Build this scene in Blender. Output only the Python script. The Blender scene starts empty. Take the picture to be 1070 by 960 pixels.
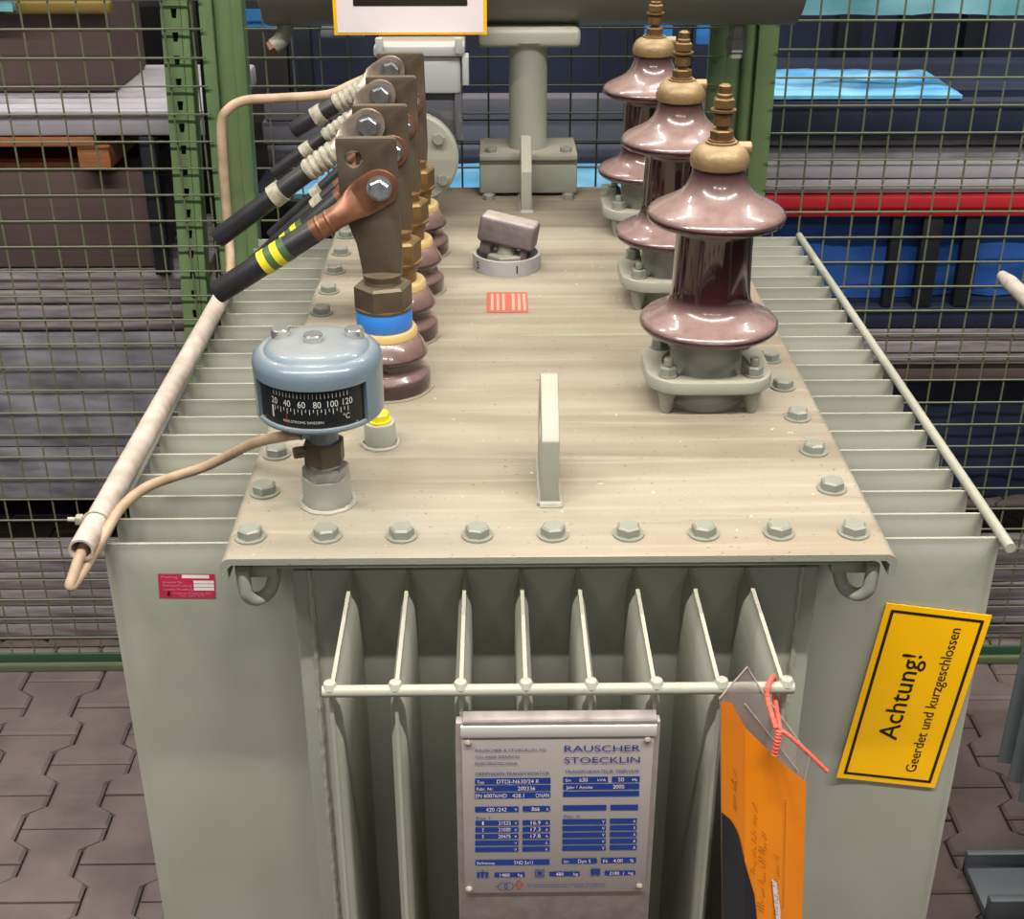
import bpy, bmesh, math, random
from mathutils import Vector as V, Matrix, noise
random.seed(7)
sc = bpy.context.scene
COL = sc.collection
PI = math.pi
rad = math.radians

# ------------------------------------------------------------------ materials
def lin(c):
    c = c / 255.0
    return c / 12.92 if c <= 0.04045 else ((c + 0.055) / 1.055) ** 2.4
def hx(h):
    h = h.lstrip('#')
    return tuple(lin(int(h[i:i + 2], 16)) for i in (0, 2, 4)) + (1.0,)

def mat(name, col, rough=0.5, metal=0.0, col2=None, nscale=30.0, nlo=0.35, nhi=0.7, bump=0.0, bscale=200.0,
        dust=None, damt=0.8, dscale=40.0, coat=0.0, trans=0.0, stretch=None, spec=None, dlo=0.25, dhi=0.9, drough=0.55):
    m = bpy.data.materials.new(name); m.use_nodes = True
    nt = m.node_tree; N = nt.nodes; L = nt.links
    b = N['Principled BSDF']
    b.inputs['Roughness'].default_value = rough
    b.inputs['Metallic'].default_value = metal
    b.inputs['Coat Weight'].default_value = coat
    b.inputs['Coat Roughness'].default_value = 0.06
    if spec is not None: b.inputs['Specular IOR Level'].default_value = spec
    if trans:
        b.inputs['Transmission Weight'].default_value = trans
    tc = N.new('ShaderNodeTexCoord')
    src = tc.outputs['Object']
    if stretch:
        mp = N.new('ShaderNodeMapping'); mp.inputs['Scale'].default_value = stretch
        L.new(src, mp.inputs['Vector']); src = mp.outputs['Vector']
    cur = None
    if col2:
        n = N.new('ShaderNodeTexNoise'); n.inputs['Scale'].default_value = nscale; n.inputs['Detail'].default_value = 6
        L.new(src, n.inputs['Vector'])
        mr = N.new('ShaderNodeMapRange'); mr.inputs[1].default_value = nlo; mr.inputs[2].default_value = nhi
        L.new(n.outputs['Fac'], mr.inputs[0])
        mx = N.new('ShaderNodeMix'); mx.data_type = 'RGBA'
        mx.inputs['A'].default_value = hx(col); mx.inputs['B'].default_value = hx(col2)
        L.new(mr.outputs[0], mx.inputs['Factor']); cur = mx.outputs['Result']
    else:
        b.inputs['Base Color'].default_value = hx(col)
    if dust:
        g = N.new('ShaderNodeNewGeometry'); sx = N.new('ShaderNodeSeparateXYZ')
        L.new(g.outputs['Normal'], sx.inputs[0])
        mr = N.new('ShaderNodeMapRange'); mr.inputs[1].default_value = dlo; mr.inputs[2].default_value = dhi
        L.new(sx.outputs['Z'], mr.inputs[0])
        n = N.new('ShaderNodeTexNoise'); n.inputs['Scale'].default_value = dscale; n.inputs['Detail'].default_value = 5
        L.new(tc.outputs['Object'], n.inputs['Vector'])
        m2 = N.new('ShaderNodeMapRange'); m2.inputs[1].default_value = 0.3; m2.inputs[2].default_value = 0.65
        m2.inputs[3].default_value = damt * (0.8 if coat > .6 else 0.55); m2.inputs[4].default_value = damt
        L.new(n.outputs['Fac'], m2.inputs[0])
        mul = N.new('ShaderNodeMath'); mul.operation = 'MULTIPLY'
        L.new(mr.outputs[0], mul.inputs[0]); L.new(m2.outputs[0], mul.inputs[1])
        mx = N.new('ShaderNodeMix'); mx.data_type = 'RGBA'
        if cur: L.new(cur, mx.inputs['A'])
        else: mx.inputs['A'].default_value = hx(col)
        mx.inputs['B'].default_value = hx(dust)
        L.new(mul.outputs[0], mx.inputs['Factor']); cur = mx.outputs['Result']
        rr = N.new('ShaderNodeMapRange'); rr.inputs[3].default_value = rough; rr.inputs[4].default_value = max(rough, drough)
        L.new(mul.outputs[0], rr.inputs[0]); L.new(rr.outputs[0], b.inputs['Roughness'])
    if cur: L.new(cur, b.inputs['Base Color'])
    if bump:
        n = N.new('ShaderNodeTexNoise'); n.inputs['Scale'].default_value = bscale; n.inputs['Detail'].default_value = 4
        L.new(src, n.inputs['Vector'])
        bp = N.new('ShaderNodeBump'); bp.inputs['Strength'].default_value = bump; bp.inputs['Distance'].default_value = 0.002
        L.new(n.outputs['Fac'], bp.inputs['Height']); L.new(bp.outputs[0], b.inputs['Normal'])
    return m

def lid_material():
    """grey-green paint under settled beige dust: wiped streaks across the lid, grit, rusty smears"""
    m = bpy.data.materials.new('dusty_lid_paint'); m.use_nodes = True
    nt = m.node_tree; N = nt.nodes; L = nt.links; b = N['Principled BSDF']
    b.inputs['Roughness'].default_value = 0.5
    tc = N.new('ShaderNodeTexCoord')
    def nz(scale, sc_, lo, hi, det=5):
        mp = N.new('ShaderNodeMapping'); mp.inputs['Scale'].default_value = sc_; L.new(tc.outputs['Object'], mp.inputs['Vector'])
        n = N.new('ShaderNodeTexNoise'); n.inputs['Scale'].default_value = scale; n.inputs['Detail'].default_value = det; L.new(mp.outputs[0], n.inputs['Vector'])
        r = N.new('ShaderNodeMapRange'); r.inputs[1].default_value = lo; r.inputs[2].default_value = hi; L.new(n.outputs['Fac'], r.inputs[0]); return r.outputs[0]
    def mix(a, bb, f):
        x = N.new('ShaderNodeMix'); x.data_type = 'RGBA'
        for nm, v in (('A', a), ('B', bb)):
            if isinstance(v, str): x.inputs[nm].default_value = hx(v)
            else: L.new(v, x.inputs[nm])
        L.new(f, x.inputs['Factor']); return x.outputs['Result']
    dustc = mix('#9f9582', '#8b806c', nz(3.0, (.6, 9, 1), .38, .66))
    dustc = mix(dustc, '#8f765f', nz(2.2, (.9, 2.2, 1), .54, .76))
    dustc = mix(dustc, '#ada492', nz(5.0, (.5, 14, 1), .55, .78))
    g = N.new('ShaderNodeNewGeometry'); sx = N.new('ShaderNodeSeparateXYZ'); L.new(g.outputs['Normal'], sx.inputs[0])
    up = N.new('ShaderNodeMapRange'); up.inputs[1].default_value = .5; up.inputs[2].default_value = .95; L.new(sx.outputs['Z'], up.inputs[0])
    pat = N.new('ShaderNodeMath'); pat.operation = 'MULTIPLY'; L.new(up.outputs[0], pat.inputs[0]); L.new(nz(2.5, (1, 3, 1), .05, .42), pat.inputs[1])
    c = mix('#8c8d7e', dustc, pat.outputs[0])
    c = mix(c, '#6f624f', nz(170, (1, 1, 1), .66, .74, 3))
    c = mix(c, '#d6cdb9', nz(120, (1, 1, 1), .74, .80, 2))
    L.new(c, b.inputs['Base Color'])
    n = N.new('ShaderNodeTexNoise'); n.inputs['Scale'].default_value = 350; L.new(tc.outputs['Object'], n.inputs['Vector'])
    bp = N.new('ShaderNodeBump'); bp.inputs['Strength'].default_value = .2; bp.inputs['Distance'].default_value = .002
    L.new(n.outputs['Fac'], bp.inputs['Height']); L.new(bp.outputs[0], b.inputs['Normal'])
    return m
M = {}
M['paint'] = mat('grey_green_paint', '#989a8c', 0.42, col2='#909183', nscale=6, bump=0.05, bscale=60, dust='#b3a994', damt=0.6, dlo=0.5)
M['fin'] = mat('fin_paint', '#a3a395', 0.42, col2='#9b9c8d', nscale=9, bump=0.05, bscale=60, dust='#aca792', damt=0.5, dlo=0.4)
M['weld'] = mat('weld_bead_paint', '#a09e90', 0.5, bump=0.6, bscale=160)
M['lid'] = lid_material()
M['boltp'] = mat('painted_bolt', '#828578', 0.36, dust='#989586', damt=0.45, dscale=120)
M['porc'] = mat('maroon_porcelain', '#34141a', 0.10, col2='#2a0f13', nscale=25, coat=0.85, dust='#a0847b', damt=0.82, dscale=90, dlo=0.12, dhi=0.75, drough=.36)
M['brass'] = mat('dusty_brass', '#8a6c40', 0.38, 0.6, col2='#6b5234', nscale=50, dust='#a78a60', damt=0.8, dscale=60)
M['brasscap'] = mat('cast_brass_cap', '#8d744e', 0.38, 0.2, col2='#7c6543', nscale=60, bump=0.25, bscale=240, dust='#bda27c', damt=0.8)
M['bronze'] = mat('dark_bronze', '#665a49', 0.45, 0.45, col2='#514638', nscale=30, dust='#857862', damt=0.6)
M['gold'] = mat('yellow_gasket', '#c2a56a', 0.5, dust='#cdb88c', damt=0.5)
M['blue'] = mat('blue_band', '#2f78c8', 0.4)
M['black'] = mat('black_rubber', '#1b1b1d', 0.45, col2='#252527', nscale=40, dust='#4a443e', damt=0.35)
M['copper'] = mat('copper', '#8d5e45', 0.42, 0.55, col2='#6c4636', nscale=45, nlo=.3, nhi=.75, dust='#a88468', damt=0.4)
M['tin'] = mat('tinned_lug', '#a5968a', 0.38, 0.6, col2='#8a7a6c', nscale=60)
M['zinc'] = mat('zinc_bolt', '#b5b6b4', 0.28, 0.85, col2='#8f9193', nscale=90)
M['chrome'] = mat('bright_screw', '#cfcfca', 0.22, 0.8)
M['white'] = mat('white_marker', '#b2ab99', 0.5, col2='#857e6c', nscale=110)
M['ytape'] = mat('yellow_tape', '#d3c829', 0.45)
M['gtape'] = mat('green_tape', '#46603c', 0.45)
M['thermo'] = mat('blue_grey_enamel', '#6c7b85', 0.3, coat=0.3, dust='#928f88', damt=0.7, dscale=25, dlo=.75, dhi=1.0)
M['dial'] = mat('dial_black', '#1a1b1d', 0.35)
M['print'] = mat('dial_print', '#c9c9c2', 0.5)
M['red'] = mat('red_needle', '#c23431', 0.5)
M['glass_dark'] = mat('dark_sight_glass', '#4a4b50', 0.12, coat=0.5, col2='#5d5d60', nscale=10)
M['alu'] = mat('grey_cast_aluminium', '#a4a5a6', 0.45, 0.1, bump=0.1, dust='#b8aa9a', damt=0.7)
M['castgrey'] = mat('cast_grey_purple', '#7a6e70', 0.55, 0.2, col2='#685d5f', nscale=60, bump=0.5, bscale=150, dust='#c2b4a8', damt=0.9, dlo=.5)
M['pvc'] = mat('dusty_pvc', '#bdb1a6', 0.5, col2='#9c8b7c', nscale=55, nlo=.42, nhi=.68, bump=0.2, bscale=180, dust='#c2b3a4', damt=0.5, dscale=90)
M['wire'] = mat('beige_sheath', '#b89f84', 0.5, col2='#a1866b', nscale=45, bump=0.1)
M['yellow'] = mat('sign_yellow', '#ffc000', 0.3)
M['ink'] = mat('black_ink', '#1d1a12', 0.45)
M['blueink'] = mat('blue_print', '#1d3a86', 0.4)
M['plate'] = mat('aluminium_plate', '#b2aaa5', 0.42, 0.25, col2='#aaa19c', nscale=12)
M['plateb'] = mat('brushed_bracket', '#a39a95', 0.42, 0.3, col2='#8f8681', nscale=60, bump=0.1)
M['lipm'] = mat('bright_lip', '#d9d6cf', 0.35, 0.3)
M['orange'] = mat('orange_card', '#f08a14', 0.35, col2='#e87f0e', nscale=8)
M['orange_ink'] = mat('grey_handwriting', '#7c4418', 0.6)
M['cardblack'] = mat('card_black', '#23242c', 0.35)
M['cord'] = mat('red_cord', '#cf5c4c', 0.6, bump=0.6, bscale=300)
M['stick'] = mat('crimson_sticker', '#b82c4a', 0.4)
M['stickw'] = mat('sticker_white', '#e6dcdc', 0.5)
M['stickp'] = mat('sticker_pink', '#d88a98', 0.5)
M['lidstick'] = mat('faded_red_sticker', '#ad5a48', 0.55)
M['lidstick2'] = mat('faded_sticker_bars', '#bd9480', 0.55)
M['signw'] = mat('sign_white', '#d9cfd0', 0.45)
M['green'] = mat('green_post_paint', '#6d8458', 0.42, col2='#647b50', nscale=12)
M['greend'] = mat('green_rail_paint', '#5c6648', 0.5, col2='#666b4e', nscale=25)
M['mesh'] = mat('mesh_wire', '#63684f', 0.5)
M['raild'] = mat('dark_green_rail', '#33503a', 0.45)
M['slot'] = mat('slot_shade_black', '#10130f', 0.8)
M['plank'] = mat('grey_weathered_timber', '#918a8b', 0.75, col2='#635b5d', nscale=9, nlo=.40, nhi=.66, stretch=(0.7, 5, 9), bump=0.2, bscale=40)
M['panel'] = mat('grey_board', '#8a878d', 0.7, col2='#5f5c63', nscale=8, nlo=.42, nhi=.66, stretch=(.8, 1, 2.4), bump=0.2, bscale=30)
M['midboard'] = mat('dark_grey_board', '#66636a', 0.75, col2='#565359', nscale=5)
M['slab'] = mat('pale_shelf_board', '#a9a5aa', 0.6, col2='#979298', nscale=6)
M['cardboard'] = mat('dark_brown_box', '#5b4a47', 0.8, col2='#4f403d', nscale=4)
M['darkbox'] = mat('dark_rack_interior', '#2b2628', 0.8, col2='#231f22', nscale=5)  # near-black colour painting the unlit inside of the left rack
M['navy'] = mat('navy_beam_and_darkness', '#1f273e', 0.6, col2='#171d2f', nscale=5)  # navy beam colour; elsewhere the darkness inside the racks put into colour
M['tarp'] = mat('blue_tarpaulin', '#2a5cab', 0.5, col2='#1f478a', nscale=6, bump=0.3, bscale=40)
M['film'] = mat('light_blue_film', '#8ccdf0', 0.3, col2='#4f9bd0', nscale=9, nlo=.35, nhi=.7)
M['film2'] = mat('blue_film', '#3f87cf', 0.3)
M['cyan'] = mat('pale_cyan_film', '#86bcc6', 0.3, col2='#5f9aa8', nscale=8)
M['redb'] = mat('red_beam', '#b3242b', 0.4)
M['postdark'] = mat('dark_post', '#171a20', 0.5)
M['pallet'] = mat('pallet_wood', '#a4693f', 0.7, col2='#8a5532', nscale=15, stretch=(1, 6, 8))
M['ybar'] = mat('yellow_bar', '#7a672c', 0.5)
M['floor'] = mat('concrete_paver', '#776965', 0.75, col2='#5f5250', nscale=7, bump=0.5, bscale=60)
M['joint'] = mat('paver_joint', '#221d1d', 0.95)
M['wall'] = mat('dark_wall', '#2a2a30', 0.8, col2='#232328', nscale=2)
M['steel2'] = mat('cool_grey_paint', '#7c8287', 0.45, col2='#737a80', nscale=8)  # grey paint of the second transformer
M['cons'] = mat('conservator_paint', '#7d7d72', 0.45, dust='#a89c88', damt=0.6)
M['rust'] = mat('brown_valve', '#6a4432', 0.5, 0.3)
M['yellowpaint'] = mat('yellow_paint_dab', '#d8c41f', 0.4)

def clear_film():
    m = bpy.data.materials.new('clear_plastic'); m.use_nodes = True
    nt = m.node_tree; b = nt.nodes['Principled BSDF']
    b.inputs['Base Color'].default_value = (0.42, 0.38, 0.34, 1); b.inputs['Roughness'].default_value = 0.12
    b.inputs['Alpha'].default_value = 0.30
    return m
M['clear'] = clear_film()
M['pouch_edge'] = mat('welded_plastic_edge', '#b5a79a', 0.3)

# ------------------------------------------------------------------ mesh builder
class MB:
    def __init__(s): s.v = []; s.f = []
    def add(s, vs, fs):
        o = len(s.v); s.v += [V(p) for p in vs]; s.f += [tuple(i + o for i in f) for f in fs]
        return s
    def mesh_from_bm(s, bm):
        bm.verts.index_update()
        s.add([v.co.copy() for v in bm.verts], [[v.index for v in f.verts] for f in bm.faces]); bm.free(); return s
    def box(s, a, b, bev=0.0, seg=2, mtx=None):
        bm = bmesh.new()
        bmesh.ops.create_cube(bm, size=1)
        a = V(a); b = V(b)
        for v in bm.verts:
            v.co = V([(a[i] + b[i]) / 2 + v.co[i] * (b[i] - a[i]) for i in range(3)])
        if bev: bmesh.ops.bevel(bm, geom=bm.edges[:], offset=bev, segments=seg, profile=0.5, affect='EDGES')
        if mtx: bmesh.ops.transform(bm, matrix=mtx, verts=bm.verts)
        return s.mesh_from_bm(bm)
    def lathe(s, prof, c=(0, 0, 0), n=40, axis='Z', a0=0, a1=2 * PI, scale=(1, 1), rot=None):
        c = V(c); full = abs(a1 - a0 - 2 * PI) < 1e-6
        cols = n if full else n + 1
        vs = []; fs = []
        for r, z in prof:
            for k in range(cols):
                a = a0 + (a1 - a0) * k / n
                p = V((r * math.cos(a) * scale[0], r * math.sin(a) * scale[1], z))
                if axis == 'X': p = V((p.z, p.x, p.y))
                if axis == 'Y': p = V((p.x, p.z, p.y))
                if rot is not None: p = rot @ p
                vs.append(c + p)
        for i in range(len(prof) - 1):
            for k in range(n):
                k2 = (k + 1) % cols
                q = (i * cols + k, i * cols + k2, (i + 1) * cols + k2, (i + 1) * cols + k)
                fs.append(q if axis != 'Y' else q[::-1])
        if full:
            if prof[0][0] > 1e-6: fs.append(tuple(range(cols))[::-1])
            if prof[-1][0] > 1e-6: fs.append(tuple((len(prof) - 1) * cols + k for k in range(cols)))
        return s.add(vs, fs)
    def cyl(s, p0, p1, r, n=20, r1=None, bev=0.0):
        p0 = V(p0); p1 = V(p1); d = p1 - p0; h = d.length
        r1 = r if r1 is None else r1
        prof = [(r - bev, 0), (r, bev), (r1, h - bev), (r1 - bev, h)] if bev else [(r, 0), (r1, h)]
        return s.lathe(prof, p0, n, rot=d.to_track_quat('Z', 'Y').to_matrix())
    def hexa(s, c, r, h, axis='Z', phase=0.0, cham=0.0015, d=None):
        prof = [(r, 0), (r, h - cham), (r - cham * 1.2, h)]
        dirs = {'Z': V((0, 0, 1)), '-Y': V((0, -1, 0)), 'X': V((1, 0, 0)), '-X': V((-1, 0, 0)), 'Y': V((0, 1, 0)), '-Z': V((0, 0, -1))}
        d = d if d is not None else dirs[axis]
        rot = V(d).to_track_quat('Z', 'Y').to_matrix() @ Matrix.Rotation(phase, 3, 'Z')
        return s.lathe(prof, c, 6, rot=rot)
    def tube(s, pts, r, n=12, caps=True):
        pts = [V(p) for p in pts]; vs = []; fs = []
        N = len(pts); rs = r if isinstance(r, (list, tuple)) else [r] * N
        up = None
        for i, p in enumerate(pts):
            t = (pts[min(i + 1, N - 1)] - pts[max(i - 1, 0)]).normalized()
            if up is None:
                up = t.orthogonal().normalized()
            up = (up - t * up.dot(t)).normalized(); sd = t.cross(up)
            for k in range(n):
                a = 2 * PI * k / n
                vs.append(p + (up * math.cos(a) + sd * math.sin(a)) * rs[i])
        for i in range(N - 1):
            for k in range(n):
                k2 = (k + 1) % n
                fs.append((i * n + k, i * n + k2, (i + 1) * n + k2, (i + 1) * n + k))
        if caps:
            fs.append(tuple(range(n))[::-1]); fs.append(tuple((N - 1) * n + k for k in range(n)))
        return s.add(vs, fs)
    def torus(s, c, R, r, axis='Z', n=32, m=10, a0=0, a1=2 * PI):
        pts = []
        full = abs(a1 - a0 - 2 * PI) < 1e-6
        for k in range(n + 1):
            a = a0 + (a1 - a0) * k / n
            p = (R * math.cos(a), R * math.sin(a), 0)
            if axis == 'Y': p = (p[0], 0, p[1])
            if axis == 'X': p = (0, p[0], p[1])
            pts.append(V(c) + V(p))
        return s.tube(pts, r, m, caps=not full)
    def prism(s, poly, axis, a, b, holes=None, bev=0.0):
        """poly of 2-D points extruded along axis from a to b"""
        bm = bmesh.new()
        def P(q, h):
            return {'X': (h, q[0], q[1]), 'Y': (q[0], h, q[1]), 'Z': (q[0], q[1], h)}[axis]
        if holes:
            loops = [poly] + holes; edges = []
            for lp in loops:
                vv = [bm.verts.new(P(q, a)) for q in lp]
                for i in range(len(vv)): edges.append(bm.edges.new((vv[i], vv[(i + 1) % len(vv)])))
            bmesh.ops.triangle_fill(bm, use_beauty=True, edges=edges)
            fs = bm.faces[:]
        else:
            fs = [bm.faces.new([bm.verts.new(P(q, a)) for q in poly])]
        r = bmesh.ops.extrude_face_region(bm, geom=fs)
        d = {'X': V((b - a, 0, 0)), 'Y': V((0, b - a, 0)), 'Z': V((0, 0, b - a))}[axis]
        for e in r['geom']:
            if isinstance(e, bmesh.types.BMVert): e.co += d
        bmesh.ops.recalc_face_normals(bm, faces=bm.faces)
        if bev:
            ed = [e for e in bm.edges if len(e.link_faces) == 2 and e.calc_face_angle(0) > 0.5]
            bmesh.ops.bevel(bm, geom=ed, offset=bev, segments=2, profile=0.5, affect='EDGES')
        return s.mesh_from_bm(bm)
    def grid(s, fn, nu, nv, closed=False):
        vs = [fn(i / nu, j / nv) for j in range(nv + 1) for i in range(nu + 1)]
        fs = [(j * (nu + 1) + i, j * (nu + 1) + i + 1, (j + 1) * (nu + 1) + i + 1, (j + 1) * (nu + 1) + i) for j in range(nv) for i in range(nu)]
        return s.add(vs, fs)
    def tf(s, fn):
        s.v = [V(fn(p)) for p in s.v]; return s

WORLD = {}
def link(name, me):
    o = bpy.data.objects.new(name, me); COL.objects.link(o); return o
def build(name, mb, m, parent=None, ang=0.6, origin=None, recalc=True):
    base = WORLD.get(parent.name, V((0, 0, 0))) if parent else V((0, 0, 0))
    if origin is not None: org = V(origin)
    elif parent: org = base
    else:
        xs = [p.x for p in mb.v]; ys = [p.y for p in mb.v]; zs = [p.z for p in mb.v]
        org = V(((min(xs) + max(xs)) / 2, (min(ys) + max(ys)) / 2, min(zs)))
    me = bpy.data.meshes.new(name)
    me.from_pydata([p - org for p in mb.v], [], mb.f)
    if recalc:
        bm = bmesh.new(); bm.from_mesh(me)
        bmesh.ops.recalc_face_normals(bm, faces=bm.faces)
        bm.to_mesh(me); bm.free()
    me.materials.append(M[m] if isinstance(m, str) else m)
    me.polygons.foreach_set('use_smooth', [True] * len(me.polygons))
    me.set_sharp_from_angle(angle=ang)
    o = link(name, me)
    o.location = org - base
    if parent: o.parent = parent
    WORLD[o.name] = org
    return o
def empty(name, loc, parent=None):
    o = bpy.data.objects.new(name, None); COL.objects.link(o); o.empty_display_size = 0.05
    base = WORLD.get(parent.name, V((0, 0, 0))) if parent else V((0, 0, 0))
    o.location = V(loc) - base
    if parent: o.parent = parent
    WORLD[o.name] = V(loc); return o
def tag(o, label=None, cat=None, group=None, kind=None):
    if label: o['label'] = label
    if cat: o['category'] = cat
    if group: o['group'] = group
    if kind: o['kind'] = kind
    return o
def dup_tree(o, parent=None, loc=None):
    c = o.copy(); COL.objects.link(c)
    if parent: c.parent = parent
    if loc is not None: c.location = loc
    for ch in o.children: dup_tree(ch, c)
    return c

def text_mesh(body, height, width=None, align='LEFT', fn=None, mb=None, x=0, y=0, bold=0.0):
    """lettering as flat outlines; height is the cap height; fn maps (x,y)->3-D point"""
    cu = bpy.data.curves.new('lettering_curve', 'FONT'); cu.body = body; cu.size = 1; cu.resolution_u = 3; cu.offset = bold
    o = bpy.data.objects.new('lettering_tmp', cu); COL.objects.link(o)
    dg = bpy.context.evaluated_depsgraph_get(); dg.update()
    me = bpy.data.meshes.new_from_object(o.evaluated_get(dg))
    vs = [v.co.copy() for v in me.vertices]; fs = [tuple(p.vertices) for p in me.polygons]
    bpy.data.objects.remove(o); bpy.data.curves.remove(cu); bpy.data.meshes.remove(me)
    if not vs: return mb
    x0 = min(v.x for v in vs); x1 = max(v.x for v in vs)
    sy = height / 0.70
    sx = sy if width is None else width / max(x1 - x0, 1e-6)
    w = (x1 - x0) * sx
    off = {'LEFT': 0, 'CENTER': -w / 2, 'RIGHT': -w}[align]
    mb = mb or MB()
    return mb.add([fn(x + off + (v.x - x0) * sx, y + v.y * sy) for v in vs], fs)

def smooth_path(pts, n=8):
    """Catmull-Rom"""
    P = [V(p) for p in pts]; out = []
    for i in range(len(P) - 1):
        p0 = P[max(i - 1, 0)]; p1 = P[i]; p2 = P[i + 1]; p3 = P[min(i + 2, len(P) - 1)]
        for k in range(n):
            t = k / n
            out.append(0.5 * ((2 * p1) + (p2 - p0) * t + (2 * p0 - 5 * p1 + 4 * p2 - p3) * t * t + (3 * p1 - p0 - 3 * p2 + p3) * t ** 3))
    out.append(P[-1]); return out
def circ(cx, cy, r, n=20): return [(cx + r * math.cos(2 * PI * k / n), cy + r * math.sin(2 * PI * k / n)) for k in range(n)]

LID = 1.25
# ================================================================== TRANSFORMER
T = empty('power_transformer', (0, 0.66, 0.12))
tag(T, 'grey-green oil-filled power transformer with maroon porcelain bushings on its dusty lid, in the middle', 'transformer')

# ---- tank
mb = MB()
mb.box((-0.266, 0.053, 0.12), (0.266, 1.232, 1.226), 0.006)
mb.box((-0.298, 0.020, 1.226), (0.298, 1.265, 1.2405), 0.002)      # rim the lid is bolted to
for x in (-0.2, 0.2): mb.box((x - 0.05, 0.0, 0.0), (x + 0.05, 1.3, 0.12), 0.006)
build('tank', mb, 'paint', T)
for s in (-1, 1):                                                  # corner weld seams
    pts = [(s * (0.2475 + 0.0006 * math.sin(z * 300)), 0.0528 + 0.0004 * math.sin(z * 410), z) for z in [0.45 + k * 0.006 for k in range(127)]]
    rs = [0.0026 + 0.0014 * random.random() for _ in pts]
    build('weld_seam', MB().tube(pts, rs, 8), 'weld', T)

# ---- lid : folded sheet with down-turned sides
def lid_profile():
    hw = 0.3235; r = 0.010; t = 0.007
    top = []
    for k in range(7):
        a = PI / 2 * k / 6
        top.append((hw - r + r * math.sin(a), LID - r + r * math.cos(a)))
    right = top + [(hw, LID - 0.024), (hw - t, LID - 0.024), (hw - t, LID - t - 0.004), (hw - t - 0.004, LID - t)]
    left = [(-x, z) for x, z in reversed(right)]
    return right + left
pf = lid_profile()
build('lid', MB().prism(pf, 'Y', 0.0, 1.285), 'lid', T, ang=0.9)

# ---- lid bolts
def bolt_mb(c, ph):
    m_ = MB().lathe([(0.0, 0), (0.0155, 0), (0.0155, 0.002), (0.0, 0.002)], c, 20)
    return m_.hexa((c[0], c[1], c[2] + 0.002), 0.0122, 0.0095, phase=ph, cham=0.0018)
bolts = [(-0.300 + k * 0.0738, 0.041) for k in range(9)]
for k in range(1, 15):
    bolts.append((-0.300, 0.045 + k * 0.0865)); bolts.append((0.2895, 0.045 + k * 0.0865))
bolts += [(-0.300 + k * 0.0738, 0.045 + 14 * 0.0865) for k in (1, 2, 6, 7)]
for i, (x, y) in enumerate(bolts):
    build('lid_bolt', bolt_mb((x, y, LID), random.random() * 1.0), 'boltp', T, ang=0.4)

# ---- cooling fins
def fin(u_dir, n_dir, org, U, zb, zt, t, dimple=None):
    """hollow pressed fin: runs from the tank along u_dir, seam on top and on its outer edge"""
    u_dir = V(u_dir); n_dir = V(n_dir); org = V(org)
    us = [0, 0.02, 0.035, 0.05, 0.065, 0.08, 0.1, 0.14, U - 0.03, U - 0.018, U - 0.012, U - 0.007, U - 0.005, U]
    us = sorted(set(u for u in us if 0 <= u <= U))
    zs = [0, 0.006, 0.008, 0.014, 0.022, 0.032, 0.05, 0.09, 0.12, 0.14, 0.16, 0.2, 0.3, 0.45, zt - zb]
    sm0 = 0.0036 / t
    def half(u, dz):
        a = 1.0
        if dz < 0.03: a = min(a, sm0 if dz <= 0.007 else sm0 + (1 - sm0) * math.sin(min(1, (dz - 0.007) / 0.022) * PI / 2))
        du = U - u
        if du < 0.014: a = min(a, 0.22 if du <= 0.0045 else 0.22 + 0.78 * math.sin(min(1, (du - 0.0045) / 0.0095) * PI / 2))
        h = t / 2 * a
        if dimple:
            d = dimple(u, dz); h -= d
        return h
    m_ = MB()
    for sgn in (-1, 1):
        vs = [org + u_dir * u + V((0, 0, zt - dz)) + n_dir * sgn * half(u, dz) for dz in zs for u in us]
        n = len(us)
        m_.add(vs, [(j * n + i, j * n + i + 1, (j + 1) * n + i + 1, (j + 1) * n + i) for j in range(len(zs) - 1) for i in range(n - 1)])
    # close the rim: top, outer side, bottom
    n = len(us); nz = len(zs); o2 = n * nz
    for i in range(n - 1):
        m_.f.append((i, i + 1, o2 + i + 1, o2 + i)); b = (nz - 1) * n
        m_.f.append((b + i, b + i + 1, o2 + b + i + 1, o2 + b + i))
    for j in range(nz - 1):
        a = j * n + n - 1; b = a + n
        m_.f.append((a, b, o2 + b, o2 + a))
    return m_
FT = 1.195; FF = 1.204
def dimple(u, dz):                                                  # pressed-in spacer groove on the outermost fins
    g = math.exp(-((u - 0.062) / 0.018) ** 2) * max(0, min(1, (dz - 0.08) / 0.05))
    return 0.0035 * g
for sx in (-1, 1):
    for k in range(21):
        y = 0.1235 + k * 0.0516
        d = dimple if k == 0 else None
        build('cooling_fin', fin((sx, 0, 0), (0, 1, 0), (sx * 0.266, y, 0), 0.2065, 0.44, FT, 0.009, d), 'fin', T, ang=0.8)
    build('fin_tie_rod', MB().tube([(sx * 0.4735, y, FT + 0.003) for y in (0.096, 0.4, 0.8, 1.156 if sx > 0 else .87)], 0.0058, 12), 'fin', T)
for k in range(8):
    x = -0.2045 + k * 0.0564
    build('front_cooling_fin', fin((0, -1, 0), (1, 0, 0), (x, 0.053, 0), 0.201, 0.44, FF, 0.0135), 'fin', T, ang=0.8)
mb = MB().tube([(-0.211, -0.1500, FF + 0.004), (0, -0.1500, FF + 0.004), (0.1965, -0.1500, FF + 0.004)], 0.0054, 14)
for k in range(8):
    x = -0.2045 + k * 0.0564
    mb.lathe([(0.0, -0.004), (0.006, -0.003), (0.0075, 0.003), (0.005, 0.008), (0, 0.0095)], (x, -0.1480, FF + 0.004), 12)
build('front_tie_rod', mb, 'fin', T)

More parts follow.
